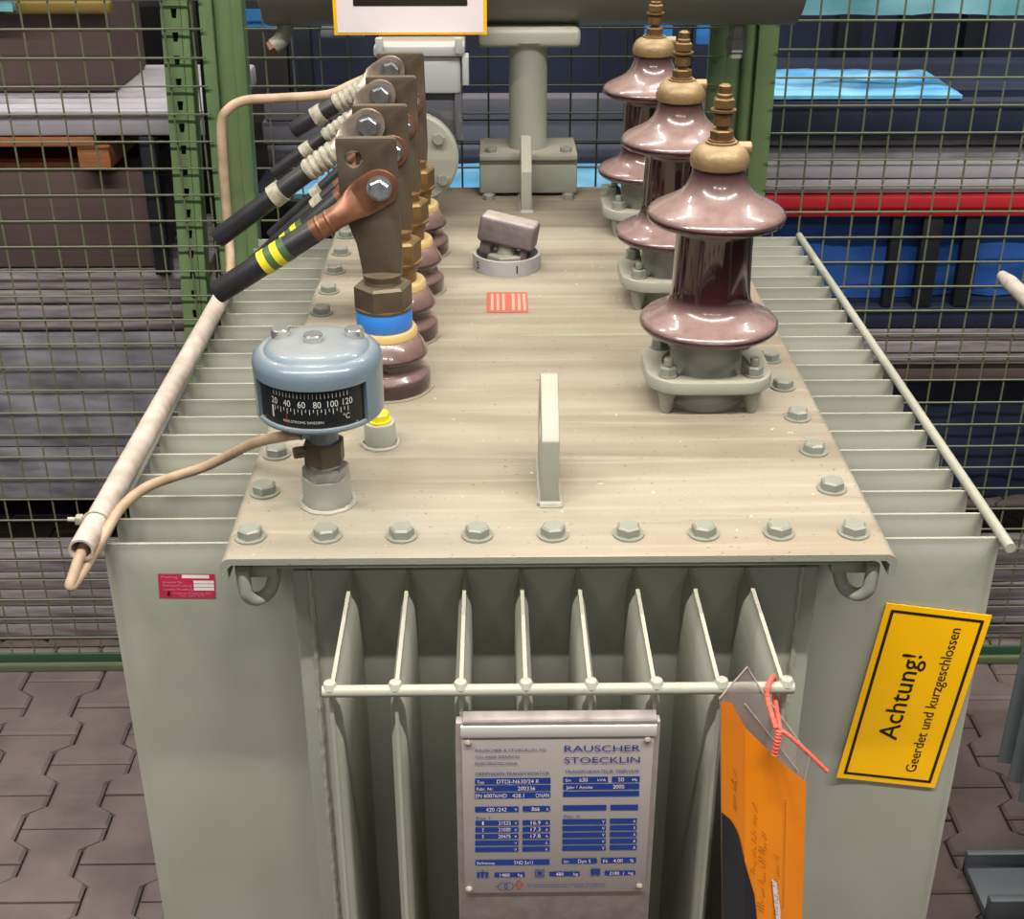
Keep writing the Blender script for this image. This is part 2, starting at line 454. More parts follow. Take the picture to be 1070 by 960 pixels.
# ---- lifting lugs
for y0 in (0.1, 1.125):
    poly = [(y0, LID), (y0, LID + 0.072), (y0 + 0.045, LID + 0.113), (y0 + 0.058, LID + 0.121), (y0 + 0.072, LID + 0.116), (y0 + 0.105, LID + 0.075), (y0 + 0.105, LID)]
    if y0 > 1: poly = [(y, LID + (z - LID) * 0.98) for y, z in poly]
    mb = MB().prism(poly, 'X', -0.0145, 0.0035, holes=[circ(y0 + 0.058, LID + 0.07, 0.022)], bev=0.0015)
    lug = build('lifting_lug', mb, 'paint', T, ang=0.5)
    pts = [(-0.016 + 0.001 * random.random(), y0 + k * 0.105 / 14, LID + 0.001) for k in range(15)] + [(0.005, y0 + 0.105 - k * 0.111 / 14, LID + 0.001) for k in range(15)]
    mb = MB().tube(pts[:15], [0.0022 + 0.001 * random.random() for _ in range(15)], 8).tube(pts[15:], [0.0022 + 0.001 * random.random() for _ in range(15)], 8)
    mb.tube([(-0.016, y0 - 0.001, LID + 0.001), (0.005, y0 - 0.001, LID + 0.001)], 0.0045, 8)
    build('weld_bead', mb, 'weld', lug)

# ---- tie-down hooks under the front corners
for s in (-1, 1):
    c = V((s * 0.292, 0.024, 1.203))
    pts = [(c.x + s * .0125, c.y - .012, 1.232), (c.x + s * .0125, c.y - .012, 1.216), (c.x + s * .0115, c.y - .011, 1.203), (c.x + s * .006, c.y - .006, 1.1935), (c.x - s * .001, c.y + .001, 1.1910),
           (c.x - s * .008, c.y + .008, 1.195), (c.x - s * .0125, c.y + .012, 1.209), (c.x - s * .013, c.y + .0125, 1.220), (c.x - s * .013, c.y + .0125, 1.232)]
    sp = smooth_path(pts, 6)
    hk = build('tie_down_hook', MB().tube(sp, 0.0068, 14), 'paint', T)
    build('hook_block', MB().box((c.x - 0.024, c.y + 0.002, 1.212), (c.x + 0.018, c.y + 0.028, 1.228), 0.003), 'paint', hk)

# ---- high-voltage bushings
def hv(y, label):
    x = 0.1885
    B = empty('high_voltage_bushing', (x, y, LID), T)
    B['label'] = label
    ins = [(.036, .082), (.060, .086), (.077, .0905), (.0805, .0950), (.0800, .0995), (.076, .1035), (.068, .1075), (.059, .1115), (.052, .1165), (.0475, .1235), (.0455, .132), (.0448, .145),
           (.0435, .205), (.0465, .2125), (.068, .2165), (.0765, .2195), (.0778, .2240), (.0765, .2285), (.071, .2330), (.062, .2375), (.051, .2430), (.0415, .2495), (.0350, .2580), (.0310, .2680), (.0292, .2780), (.0290, .2840)]
    build('insulator', MB().lathe(ins, (x, y, LID), 64), 'porc', B, ang=1.2)
    build('base_collar', MB().lathe([(.0465, 0), (.0465, .004), (.0435, .007), (.042, .010), (.042, .083), (.03, .084)], (x, y, LID), 48), 'paint', B)
    a, c = 0.0735, 0.040
    oct_ = []
    for sx, sy in ((1, 1), (-1, 1), (-1, -1), (1, -1)):
        cc = V((sx * (a - c), sy * (a - 0.008 - c)))
        st = {(1, 1): 0, (-1, 1): PI / 2, (-1, -1): PI, (1, -1): 1.5 * PI}[(sx, sy)]
        for k in range(6):
            an = st + PI / 2 * k / 5
            oct_.append((x + cc.x + c * math.cos(an), y + cc.y + c * math.sin(an)))
    build('clamp_ring', MB().prism(oct_, 'Z', LID + .030, LID + .046, holes=[circ(x, y, 0.0505, 32)], bev=0.003), 'paint', B, ang=0.5)
    for sx in (-1, 1):
        for sy in (-1, 1):
            cx, cy = x + sx * 0.0495, y + sy * 0.0430
            m_ = MB().lathe([(.006, 0), (.0065, .002), (.0115, .030)], (cx, cy, LID), 16)
            m_.lathe([(0, .046), (.0115, .046), (.0115, .0485), (0, .0485)], (cx, cy, LID), 16)
            m_.hexa((cx, cy, LID + .0485), .0105, .010, phase=random.random())
            m_.cyl((cx, cy, LID + .0585), (cx, cy, LID + .068), .0055, 12, bev=.001)
            build('clamp_bolt', m_, 'boltp', B, ang=0.5)
    cap = MB().lathe([(.028, .2775), (.0318, .2790), (.0330, .2825), (.0330, .2875), (.0312, .2935), (.0275, .2990), (.0225, .3025), (.0175, .3040), (.0175, .3065), (.0, .3065)], (x, y, LID), 40)
    cap.cyl((x + .018, y, LID + .298), (x + .0335, y, LID + .298), .0075, 14, bev=.001)
    build('terminal_cap', cap, 'brasscap', B, ang=0.7)
    st = MB().lathe([(0, .3065), (.0150, .3065), (.0150, .3085), (0, .3085)], (x, y, LID), 20)
    st.hexa((x, y, LID + .3085), .0128, .0105)
    st.cyl((x, y, LID + .31), (x, y, LID + .3655), .0066, 14, bev=.001)
    st.lathe([(.0066, .322), (.0105, .324), (.0105, .336), (.0066, .337)], (x, y, LID), 16)
    st.lathe([(0, .3385), (.0140, .3385), (.0140, .3410), (0, .3410)], (x, y, LID), 20)
    st.hexa((x, y, LID + .343), .0122, .010, phase=.5)
    st.lathe([(0, .353), (.0085, .353), (.0085, .3565), (.007, .358), (.007, .3655), (.004, .3675), (0, .3675)], (x, y, LID), 14)
    build('terminal_stud', st, 'brass', B, ang=0.5)
hv(0.366, 'tall maroon porcelain bushing nearest the front on the right of the lid')
hv(0.705, 'tall maroon porcelain bushing in the middle of the right-hand row')
hv(1.035, 'tall maroon porcelain bushing farthest back in the right-hand row')

# ---- low-voltage bushings
LVX = -0.192
LVY = (0.405, 0.572, 0.748, 0.922)
def lv(i):
    x, y = LVX + (0, .003, .005, .007)[i], LVY[i]
    B = empty('low_voltage_bushing', (x, y, LID), T)
    B['label'] = ['short maroon bushing with a blue band and bronze flag terminal, nearest in the left row',
                  'short maroon bushing with bronze flag terminal, second from the front in the left row',
                  'short maroon bushing with bronze flag terminal, third from the front in the left row',
                  'short maroon bushing with bronze flag terminal, farthest back in the left row'][i]
    ins = [(.050, .001), (.0530, .0035), (.0535, .006), (.0535, .018), (.0515, .0225), (.0475, .026), (.0450, .031), (.0440, .0385), (.0450, .0415), (.0500, .0432), (.0512, .0455), (.0500, .0490), (.0450, .058), (.0395, .0665), (.036, .069)]
    build('insulator', MB().lathe(ins, (x, y, LID), 48), 'porc', B, ang=1.2)
    build('base_gasket', MB().lathe([(0, 0), (.057, 0), (.057, .002), (0, .002)], (x, y, LID), 40), 'lid', B)
    build('gasket_ring', MB().lathe([(0, .066), (.036, .066), (.0388, .068), (.0388, .074), (.037, .077), (0, .077)], (x, y, LID), 40), 'gold', B)
    if i == 0:
        build('color_band', MB().lathe([(0, .077), (.0325, .0775), (.0335, .080), (.0335, .100), (.0325, .1015), (0, .102)], (x, y, LID), 40), 'blue', B)
    else:
        build('thread_sleeve', MB().lathe([(0, .077), (.027, .077), (.027, .090), (.029, .092), (.029, .102), (0, .102)], (x, y, LID), 40), 'brass', B)
    n_ = MB().lathe([(0, .101), (.034, .101), (.034, .104), (0, .104)], (x, y, LID), 32)
    n_.hexa((x, y, LID + .104), .0345, .028, phase=0.25, cham=.003)
    n_.lathe([(.0, .132), (.022, .132), (.021, .136), (.024, .144), (0, .146)], (x, y, LID), 28)
    build('hex_nut', n_, 'bronze' if i == 0 else 'brass', B, ang=0.5)
    poly = [(x - .022, .144), (x + .023, .144), (x + .0245, .165), (x + .0225, .30), (x + .0195, .3025), (x - .0435, .3025), (x - .0455, .3005), (x - .0435, .225), (x - .0275, .18)]
    pl = [(a, LID + z) for a, z in poly]
    build('flag_terminal', MB().prism(pl, 'Y', y - .0055, y + .0055, holes=[circ(x - .026, LID + .279, .0098), circ(x + .002, LID + .247, .007)], bev=.0008), 'bronze', B, ang=0.5)
for i in range(4): lv(i)

# ---- dial thermometer
tx, ty = -0.2325, 0.112
TH = empty('dial_thermometer', (tx, ty, LID), T); TH['label'] = 'round blue-grey dial thermometer with a black scale of white numbers'
build('thermometer_pocket', MB().lathe([(.0, 0), (.0245, 0), (.0245, .030), (.0235, .0315), (0, .032)], (tx, ty, LID), 36), 'paint', TH)
pts = [(tx + (.0260 + .002 * random.random()) * math.cos(a), ty + (.0260 + .002 * random.random()) * math.sin(a), LID + .001) for a in [k * PI / 15 for k in range(31)]]
build('weld_bead', MB().tube(pts, [.0022 + .0012 * random.random() for _ in pts], 8, caps=False), 'weld', TH)
m_ = MB().hexa((tx, ty, LID + .032), .0235, .012, phase=.2, cham=.002).lathe([(0, .044), (.018, .044), (.018, .047), (0, .047)], (tx, ty, LID), 24)
build('hex_nut', m_, 'zinc', TH, ang=.5)
m_ = MB().hexa((tx, ty, LID + .047), .0215, .024, phase=.5, cham=.002)
m_.cyl((tx - .016, ty - .006, LID + .061), (tx - .029, ty - .011, LID + .061), .006, 14, bev=.001)
build('brass_coupling', m_, 'bronze', TH, ang=.5)
build('stem', MB().lathe([(0, .070), (.0155, .070), (.0155, .096), (.019, .103), (0, .103)], (tx, ty, LID), 28).cyl((tx - .01, ty - .008, LID + .086), (tx - .0215, ty - .016, LID + .085), .0068, 14), 'thermo', TH)
R = .0625
wa, wb = rad(-90 - 64), rad(-90 + 53)                 # window, as angles round the housing
hm = MB()
hm.lathe([(R, .1505), (R + .0006, .160), (R - .0008, .1655), (R - .0045, .1700), (R - .0085, .1718), (R - .0115, .1710), (R - .014, .1735), (R - .020, .1765), (.028, .1785), (0, .179)], (tx, ty, LID), 72)
hm.lathe([(0, .1005), (.020, .1005), (.030, .1013), (R - .004, .1045), (R - .001, .1062), (R, .1085), (R - .0005, .1105), (R - .006, .1105)], (tx, ty, LID), 72)
hm.lathe([(R, .1095), (R, .151), (R - .006, .151), (R - .006, .1095), (R, .1095)], (tx, ty, LID), 50, a0=wb, a1=wa + 2 * PI)
for a in (wa, wb):
    c_, s_ = math.cos(a), math.sin(a)
    hm.add([(tx + r * c_, ty + r * s_, LID + z) for r, z in ((R, .1095), (R, .151), (R - .006, .151), (R - .006, .1095))], [(0, 1, 2, 3)])
build('housing', hm, 'thermo', TH, ang=.5)
RD = R - .004
build('dial', MB().lathe([(RD, .110), (RD, .1508)], (tx, ty, LID), 60, a0=wa, a1=wb), 'dial', TH, recalc=False)
def on_dial(u, v):      # u metres along the scale from the window centre, v metres above the bottom of the window
    a = rad(-91) + u / RD
    return V((tx + (RD + .0004) * math.cos(a), ty + (RD + .0004) * math.sin(a), LID + .1105 + v * 1.18))
dm = MB()
lab = ['20', '40', '60', '80', '100', '120']
for k, t_ in enumerate(lab):
    u = -.0385 + k * .0148
    text_mesh(t_, .0056, None, 'CENTER', on_dial, dm, u, .0185)
for k in range(21):
    u = -.0385 + k * .0037; big = k % 2 == 0
    dm.add([on_dial(u - .0003, .0125 + (0 if big else .002)), on_dial(u + .0003, .0125 + (0 if big else .002)), on_dial(u + .0003, .0172), on_dial(u - .0003, .0172)], [(0, 1, 2, 3)])
    dm.add([on_dial(u - .0003, .0265), on_dial(u + .0003, .0265), on_dial(u + .0003, .0305), on_dial(u - .0003, .0305)], [(0, 1, 2, 3)])
text_mesh('KIHLSTROMS SWEDEN', .0022, .040, 'CENTER', on_dial, dm, -.009, .0045)
text_mesh('°C', .0048, None, 'CENTER', on_dial, dm, .0335, .0062)
dm.add([on_dial(-.0425, .006), on_dial(-.0405, .006), on_dial(-.0405, .0165), on_dial(-.0425, .0165)], [(0, 1, 2, 3)])
dm.add([on_dial(-.058, .0006), on_dial(.045, .0006), on_dial(.045, .0018), on_dial(-.058, .0018)], [(0, 1, 2, 3)])
build('dial_lettering', dm, 'print', TH, recalc=False)
build('pointer', MB().add([on_dial(-.0248, .003), on_dial(-.0242, .003), on_dial(-.0248, .013), on_dial(-.0252, .013)], [(0, 1, 2, 3)]), 'red', TH, recalc=False)
for dx_, dy_ in ((-.0355, .012), (-.002, -.004), (.036, .011)):
    cx, cy = tx + dx_, ty + dy_
    build('screw', MB().lathe([(0, .170), (.0095, .170), (.0095, .1845), (.0085, .186), (0, .186)], (cx, cy, LID), 20), 'chrome', TH, ang=.5)

# ---- spare pocket with yellow cap
px, py = -0.1885, 0.245
PK = build('thermometer_pocket', MB().lathe([(0, 0), (.0175, 0), (.0175, .026), (.0165, .0275), (0, .028)], (px, py, LID), 32), 'paint', T)
PK['label'] = 'small capped pipe socket with a yellow painted plug'
build('plug', MB().lathe([(0, .028), (.013, .028), (.013, .030), (0, .030)], (px, py, LID), 24).hexa((px, py, LID + .030), .0115, .009, phase=.4, cham=.002), 'yellowpaint', PK, ang=.5)
pts = [(px + (.0190 + .002 * random.random()) * math.cos(a), py + (.0190 + .002 * random.random()) * math.sin(a), LID + .001) for a in [k * PI / 12 for k in range(25)]]
build('weld_bead', MB().tube(pts, [.0018 + .001 * random.random() for _ in pts], 8, caps=False), 'weld', PK)

# ---- tap changer
cx, cy = -0.0415, 0.845
TC = empty('tap_changer', (cx, cy, LID), T); TC['label'] = 'round tap changer with a numbered ring and cast grip handle'
build('number_ring', MB().lathe([(.0465, 0), (.0515, 0), (.0515, .0235), (.0465, .0235), (.0465, 0)], (cx, cy, LID), 56), 'alu', TC)
build('hub', MB().hexa((cx, cy, LID), .030, .022, phase=.2).lathe([(.0, .022), (.016, .022), (.014, .045), (0, .046)], (cx, cy, LID), 24), 'paint', TC, ang=.5)
rt_ = Matrix.Translation((cx + .003, cy, LID + .057)) @ Matrix.Rotation(rad(10), 4, 'Y') @ Matrix.Rotation(rad(-14), 4, 'Z')
hm = MB().box((-.043, -.021, -.021), (.043, .021, .019), .006, 3, rt_)
hm.box((-.038, -.014, -.042), (-.020, .014, -.012), .004, 2, rt_).box((.024, -.014, -.046), (.037, .014, -.012), .004, 2, rt_)
build('grip_handle', hm, 'castgrey', TC, ang=.6)
tm = MB()
def on_ring(u, v):
    a = rad(-90) + u / .0515
    return V((cx + .0519 * math.cos(a), cy + .0519 * math.sin(a), LID + v))
for t_, u in (('5', -.052), ('3', -.019), ('1', .0145)):
    if t_ == '3': continue
    text_mesh(t_, .012, None, 'CENTER', on_ring, tm, u, .006, bold=.01)
build('ring_numbers', tm, 'ink', TC, recalc=False)

# ---- faded sticker on the lid
sm = MB().add([(-.072, .648, LID + .0006), (-.0135, .648, LID + .0006), (-.0135, .730, LID + .0006), (-.072, .730, LID + .0006)], [(0, 1, 2, 3)])
LS = build('lid_sticker', sm, 'lidstick', T, recalc=False); LS['label'] = 'faded red square sticker with pale bars'
sm = MB()
for u in (-.066, -.058, -.050, -.036, -.028, -.0205):
    sm.add([(u, .656, LID + .0009), (u + .0038, .656, LID + .0009), (u + .0038, .722, LID + .0009), (u, .722, LID + .0009)], [(0, 1, 2, 3)])
build('pale_bars', sm, 'lidstick2', LS, recalc=False)

# ---- conservator on its pipe at the back
CN = empty('conservator', (0, 1.30, LID), T); CN['label'] = 'dark horizontal oil conservator drum on a grey-green pipe'
build('drum', MB().lathe([(0, -.452), (.130, -.452), (.139, -.449), (.140, -.444), (.140, .456), (.139, .461), (.130, .464), (0, .464)], (.0, 1.33, 1.667), 56, axis='X'), 'cons', CN)
build('standpipe', MB().lathe([(.045, 1.318), (.034, 1.326), (.0335, 1.33), (.0335, 1.50), (.038, 1.507), (.045, 1.512)], (.0, 1.275, 0), 40), 'paint', CN)
build('saddle_flange', MB().box((-.088, 1.235, 1.503), (.088, 1.345, 1.535), .009, 3), 'paint', CN)
fb = MB().box((-.086, 1.222, 1.256), (.086, 1.335, 1.324), .004)
fb.box((-.086, 1.214, 1.316), (.086, 1.34, 1.327), .003)
build('foot_box', fb, 'paint', CN)
for sx in (-1, 1):
    build('flange_bolt', MB().hexa((sx * .066, 1.237, 1.327), .011, .008, phase=.3), 'boltp', CN, ang=.4)
    build('foot_bolt', MB().hexa((sx * .07, 1.208, LID), .011, .010, phase=.1), 'boltp', CN, ang=.4)
build('drain_plug', MB().lathe([(.014, 1.53), (.014, 1.507), (.018, 1.506), (.018, 1.485), (.014, 1.483), (.014, 1.474), (0, 1.473)], (.365, 1.31, 0), 6), 'cons', CN, ang=.4)
dv = MB().tube(smooth_path([(-.415, 1.30, 1.56), (-.418, 1.295, 1.53), (-.425, 1.29, 1.51), (-.44, 1.285, 1.498)], 5), .014, 14)
build('drain_valve', dv, 'cons', CN); build('valve_nut', MB().hexa((-.437, 1.285, 1.500), .013, .012, d=(-.8, -.1, -.4)), 'rust', CN, ang=.4)

# ---- Buchholz (gas) relay
GR = empty('gas_relay', (-.18, 1.12, LID), T); GR['label'] = 'pale grey gas relay box with a dark sight glass and round flange'
gb = MB().box((-.245, 1.10, 1.455), (-.112, 1.20, 1.515), .006)
build('terminal_box', gb, 'alu', GR)
gl = MB().box((-.251, 1.092, 1.515), (-.106, 1.205, 1.532), .004)
for xx in (-.247, -.121): gl.box((xx, 1.086, 1.520), (xx + .012, 1.098, 1.545), .002)
gl.box((-.110, 1.092, 1.47), (-.100, 1.13, 1.515), .002)
build('box_lid', gl, 'alu', GR)
build('sight_glass', MB().box((-.235, 1.112, 1.385), (-.120, 1.19, 1.455), .004).box((-.124, 1.104, 1.378), (-.112, 1.195, 1.457), .002), 'glass_dark', GR)
fd = MB().lathe([(0, -.010), (.070, -.010), (.074, -.006), (.074, .008), (.071, .012), (0, .012)], (-.192, 1.075, 1.358), 48, axis='Y')
build('round_flange', fd, 'paint', GR)
for ax, az in ((-.150, 1.392), (-.144, 1.325), (-.232, 1.392), (-.238, 1.325)):
    build('flange_bolt', MB().hexa((ax, 1.065, az), .011, .009, axis='-Y', phase=.3), 'boltp', GR, ang=.4)
build('relay_pipe', MB().tube(smooth_path([(-.192, 1.085, 1.358), (-.192, 1.14, 1.362), (-.19, 1.2, 1.40), (-.16, 1.25, 1.50), (-.15, 1.29, 1.56)], 6), .028, 20).tube(smooth_path([(-.192, 1.09, 1.35), (-.192, 1.1, 1.30), (-.192, 1.1, LID)], 5), .032, 20), 'paint', GR)

# ---- rating plate on the front fins
PL0, PL1, PY = -.0915, .0762, -.1605
NP = empty('rating_plate', (-.006, PY, .98), T); NP['label'] = 'aluminium rating plate with blue fields and white figures'
bk = MB().box((-.0965, PY, .940), (.0815, PY + .010, 1.1805), .001)
bk.box((-.0905, PY - .002, 1.1795), (.0785, PY + .014, 1.1835), .001)
build('backing_bracket', bk, 'plateb', NP)
build('top_lip', MB().box((-.0925, PY - .0035, 1.1665), (.0785, PY + .001, 1.1790), .0015), 'lipm', NP)
ZT, ZB = 1.1655, .9838
build('plate_sheet', MB().box((PL0, PY - .0022, ZB), (PL1, PY + .0005, ZT), .0004), 'plate', NP)
def np_uv(x, y):                       # layout units of the plate drawing -> metres on the plate
    v = (y - 95) / 735.0
    xl = 58 + 27 * v; xr = 972 - 42 * v
    u = (x - xl) / (xr - xl)
    return PL0 + (PL1 - PL0) * u, ZT + (ZB - ZT) * v
def np_pt(d):
    def f(x, y):
        a, b = np_uv(x, -y); return V((a, PY - .0022 - d, b))
    return f
fields = MB(); F1 = np_pt(.0004); F2 = np_pt(.0008)
def rect(x0, y0, x1, y1): fields.add([F1(x0, -y1), F1(x1, -y1), F1(x1, -y0), F1(x0, -y0)], [(0, 1, 2, 3)])
for y in (273, 306, 339): rect(124, y, 482, y + 27)
rect(542, 270, 754, 297); rect(773, 270, 905, 297); rect(542, 303, 903, 330); rect(542, 337, 903, 362)
rect(126, 405, 332, 431); rect(352, 404, 481, 430); rect(542, 402, 748, 428); rect(768, 402, 898, 428)
for k in range(5):
    y = 471 + k * 32
    rect(129, y, 333, y + 24); rect(352, y, 481, y + 24); rect(541, y - 3, 746, y + 22); rect(765, y - 4, 893, y + 21)
rect(131, 662, 481, 689); rect(539, 658, 705, 685); rect(724, 657, 890, 684)
rect(222, 726, 365, 749); rect(481, 724, 624, 747); rect(742, 722, 886, 745)
build('blue_fields', fields, 'blueink', NP, recalc=False)
wt = MB()
def W(t_, x, y, h, w=None, al='LEFT'): text_mesh(t_, h, w, al, F2, wt, x, -y)
W('Typ', 133, 297, 15, 34); W('DTDJ-N630/24 R', 228, 297, 18, 200)
W('Fabr. Nr.', 133, 328, 14, 80); W('200336', 327, 329, 18, 82)
W('EN 60076/HD', 128, 362, 18, 148); W('428.1', 302, 362, 18, 55); W('ONAN', 412, 362, 18, 64)
W('Sn', 552, 291, 13, 26); W('630', 618, 292, 18, 40); W('kVA', 705, 291, 13, 40); W('50', 802, 292, 18, 28); W('Hz', 870, 291, 13, 24)
W('Jahr / Année', 556, 324, 14, 126); W('2000', 778, 325, 18, 54)
W('420 /242', 178, 427, 18, 98); W('V', 313, 425, 13, 12); W('866', 394, 426, 18, 38); W('A', 462, 425, 13, 12)
for k, (n_, a, b) in enumerate((('1', '21525', '16.9'), ('2', '21000', '17.3'), ('3', '20475', '17.8'), ('', '', ''), ('', '', ''))):
    y = 491 + k * 32
    if n_:
        W(n_, 161, y, 17, 8); W(a, 238, y, 18, 58); W(b, 391, y, 18, 46)
    W('V', 314, y - 1, 13, 12); W('A', 460, y - 1, 13, 12); W('V', 728, y - 4, 14, 12); W('A', 875, y - 5, 14, 12)
W('Schema', 138, 683, 13, 84); W('TND 5x11', 312, 684, 17, 90)
W('Gr.', 549, 679, 13, 26); W('Dyn 5', 615, 680, 17, 60); W('Ez', 734, 678, 14, 22); W('4.00', 782, 679, 17, 44); W('%', 860, 679, 15, 18)
W('1480', 248, 745, 16, 46); W('kg', 333, 743, 13, 22); W('480', 512, 743, 16, 36); W('kg', 594, 741, 13, 22); W('2180', 764, 741, 16, 46); W('/', 826, 741, 15, 8); W('kg', 854, 739, 13, 22)
build('white_print', wt, 'stickw', NP, recalc=False)
dk = MB()
def D(t_, x, y, h, w=None): text_mesh(t_, h, w, 'LEFT', F2, dk, x, -y)
D('RAUSCHER', 547, 155, 28, 360); D('STOECKLIN', 547, 207, 28, 358)
D('RAUSCHER & STOECKLIN AG', 124, 151, 12, 334); D('CH-4450 SISSACH', 124, 181, 12, 208); D('ELEKTROTECHNIK', 124, 211, 12, 204)
D('DREIPHASEN-TRANSFORMATOR', 126, 259, 15, 350); D('TRANSFORMATEUR TRIPHASE', 549, 252, 14, 352)
D('Pos. I', 133, 463, 13, 64); D('Pos. II', 547, 460, 13, 72)
D('RAUSCHER & STOECKLIN', 376, 791, 7, 120); D('ELEKTROTECHNIK AG SISSACH', 498, 791, 7, 246); D('Transformatoren - Apparatebau', 376, 802, 6, 366)
build('blue_print', dk, 'blueink', NP, recalc=False)
pg = MB()
for cx_ in (262, 291):
    n = 20
    for k in range(n):
        a, b = 2 * PI * k / n, 2 * PI * (k + 1) / n
        pg.add([F2(cx_ + r * math.cos(t), -795 + r * math.sin(t) * .85) for r, t in ((23, a), (20, a), (20, b), (23, b))], [(0, 1, 2, 3)])
def drect(*q_):
    g_ = MB()
    for x0, y0, x1, y1 in q_: g_.add([F2(x0, -y1), F2(x1, -y1), F2(x1, -y0), F2(x0, -y0)], [(0, 1, 2, 3)])
    return g_
pg.add(drect((228, 794, 240, 797)).v, [(0, 1, 2, 3)])
build('pictogram', pg, 'blueink', NP, recalc=False)
build('pictogram', drect((140, 728, 152, 750), (160, 728, 172, 750), (180, 728, 192, 750), (138, 722, 194, 728), (164, 710, 168, 722)), 'blueink', NP, recalc=False)
build('pictogram', drect((414, 712, 456, 716), (414, 746, 456, 750), (414, 716, 418, 746), (452, 716, 456, 746), (424, 722, 446, 740)), 'blueink', NP, recalc=False)
build('pictogram', drect((676, 710, 720, 740), (680, 740, 688, 746), (708, 740, 716, 746)), 'blueink', NP, recalc=False)
rc = MB()
for x0, y0, x1, y1 in ((331, 766, 347, 770), (331, 806, 347, 810), (322, 781, 326, 795), (352, 781, 356, 795), (331, 766, 334, 781), (344, 766, 347, 781), (331, 795, 334, 810), (344, 795, 347, 810), (322, 779, 333, 783), (345, 779, 356, 783), (322, 793, 333, 797), (345, 793, 356, 797)):
    rc.add([F2(x0, -y1), F2(x1, -y1), F2(x1, -y0), F2(x0, -y0)], [(0, 1, 2, 3)])
build('red_cross_mark', rc, 'red', NP, recalc=False)
for x, y in ((88, 112), (942, 106), (104, 808), (905, 801)):
    a, b = np_uv(x, y)
    build('rivet', MB().lathe([(.0032, 0), (.0030, .0012), (.0018, .0024), (0, .0028)], (a, PY - .0022, b), 16, rot=V((0, -1, 0)).to_track_quat('Z', 'Y').to_matrix()), 'white', NP)

# ---- crimson sticker on the left front fin
FY = .1235 - .0045 - .0006
def stq(u, v): return V((-.4185 + u * .060 + (1 - v) * -.002, FY, 1.1300 + v * .0305 - u * .0012))
ST = build('inspection_sticker', MB().add([stq(0, 0), stq(1, 0), stq(1, 1), stq(0, 1)], [(0, 1, 2, 3)]).tf(lambda p: p), 'stick', T, recalc=False)
ST['label'] = 'small crimson sticker with white write-in fields'
def stw(d): return lambda u, v: stq(u, v) - V((0, d, 0))
w1 = MB(); q = stw(.0003)
for u0, v0, u1, v1 in ((.42, .83, .90, .97), (.62, .62, .98, .74), (.62, .47, .98, .60), (.62, .33, .98, .45)):
    w1.add([q(u0, v0), q(u1, v0), q(u1, v1), q(u0, v1)], [(0, 1, 2, 3)])
build('white_fields', w1, 'stickw', ST, recalc=False)
w2 = MB()
def stt(t_, x, y, h, w): text_mesh(t_, h, w, 'LEFT', lambda a, b: q(a, b), w2, x, y)
stt('Pruefung', .06, .83, .09, .28); stt('Inventar Nr.', .08, .62, .09, .36); stt('Naechste Pruefung', .08, .48, .09, .50); stt('Letzte Pruefung', .09, .33, .09, .52); stt('Elektro Pruefung AG', .26, .18, .07, .66); stt('Tel. 061 971', .36, .07, .07, .44)
build('pink_lettering', w2, 'stickp', ST, recalc=False)
build('dark_logo', MB().add([q(.14, .1), q(.20, .1), q(.20, .28), q(.16, .30)], [(0, 1, 2, 3)]), 'cardblack', ST, recalc=False)

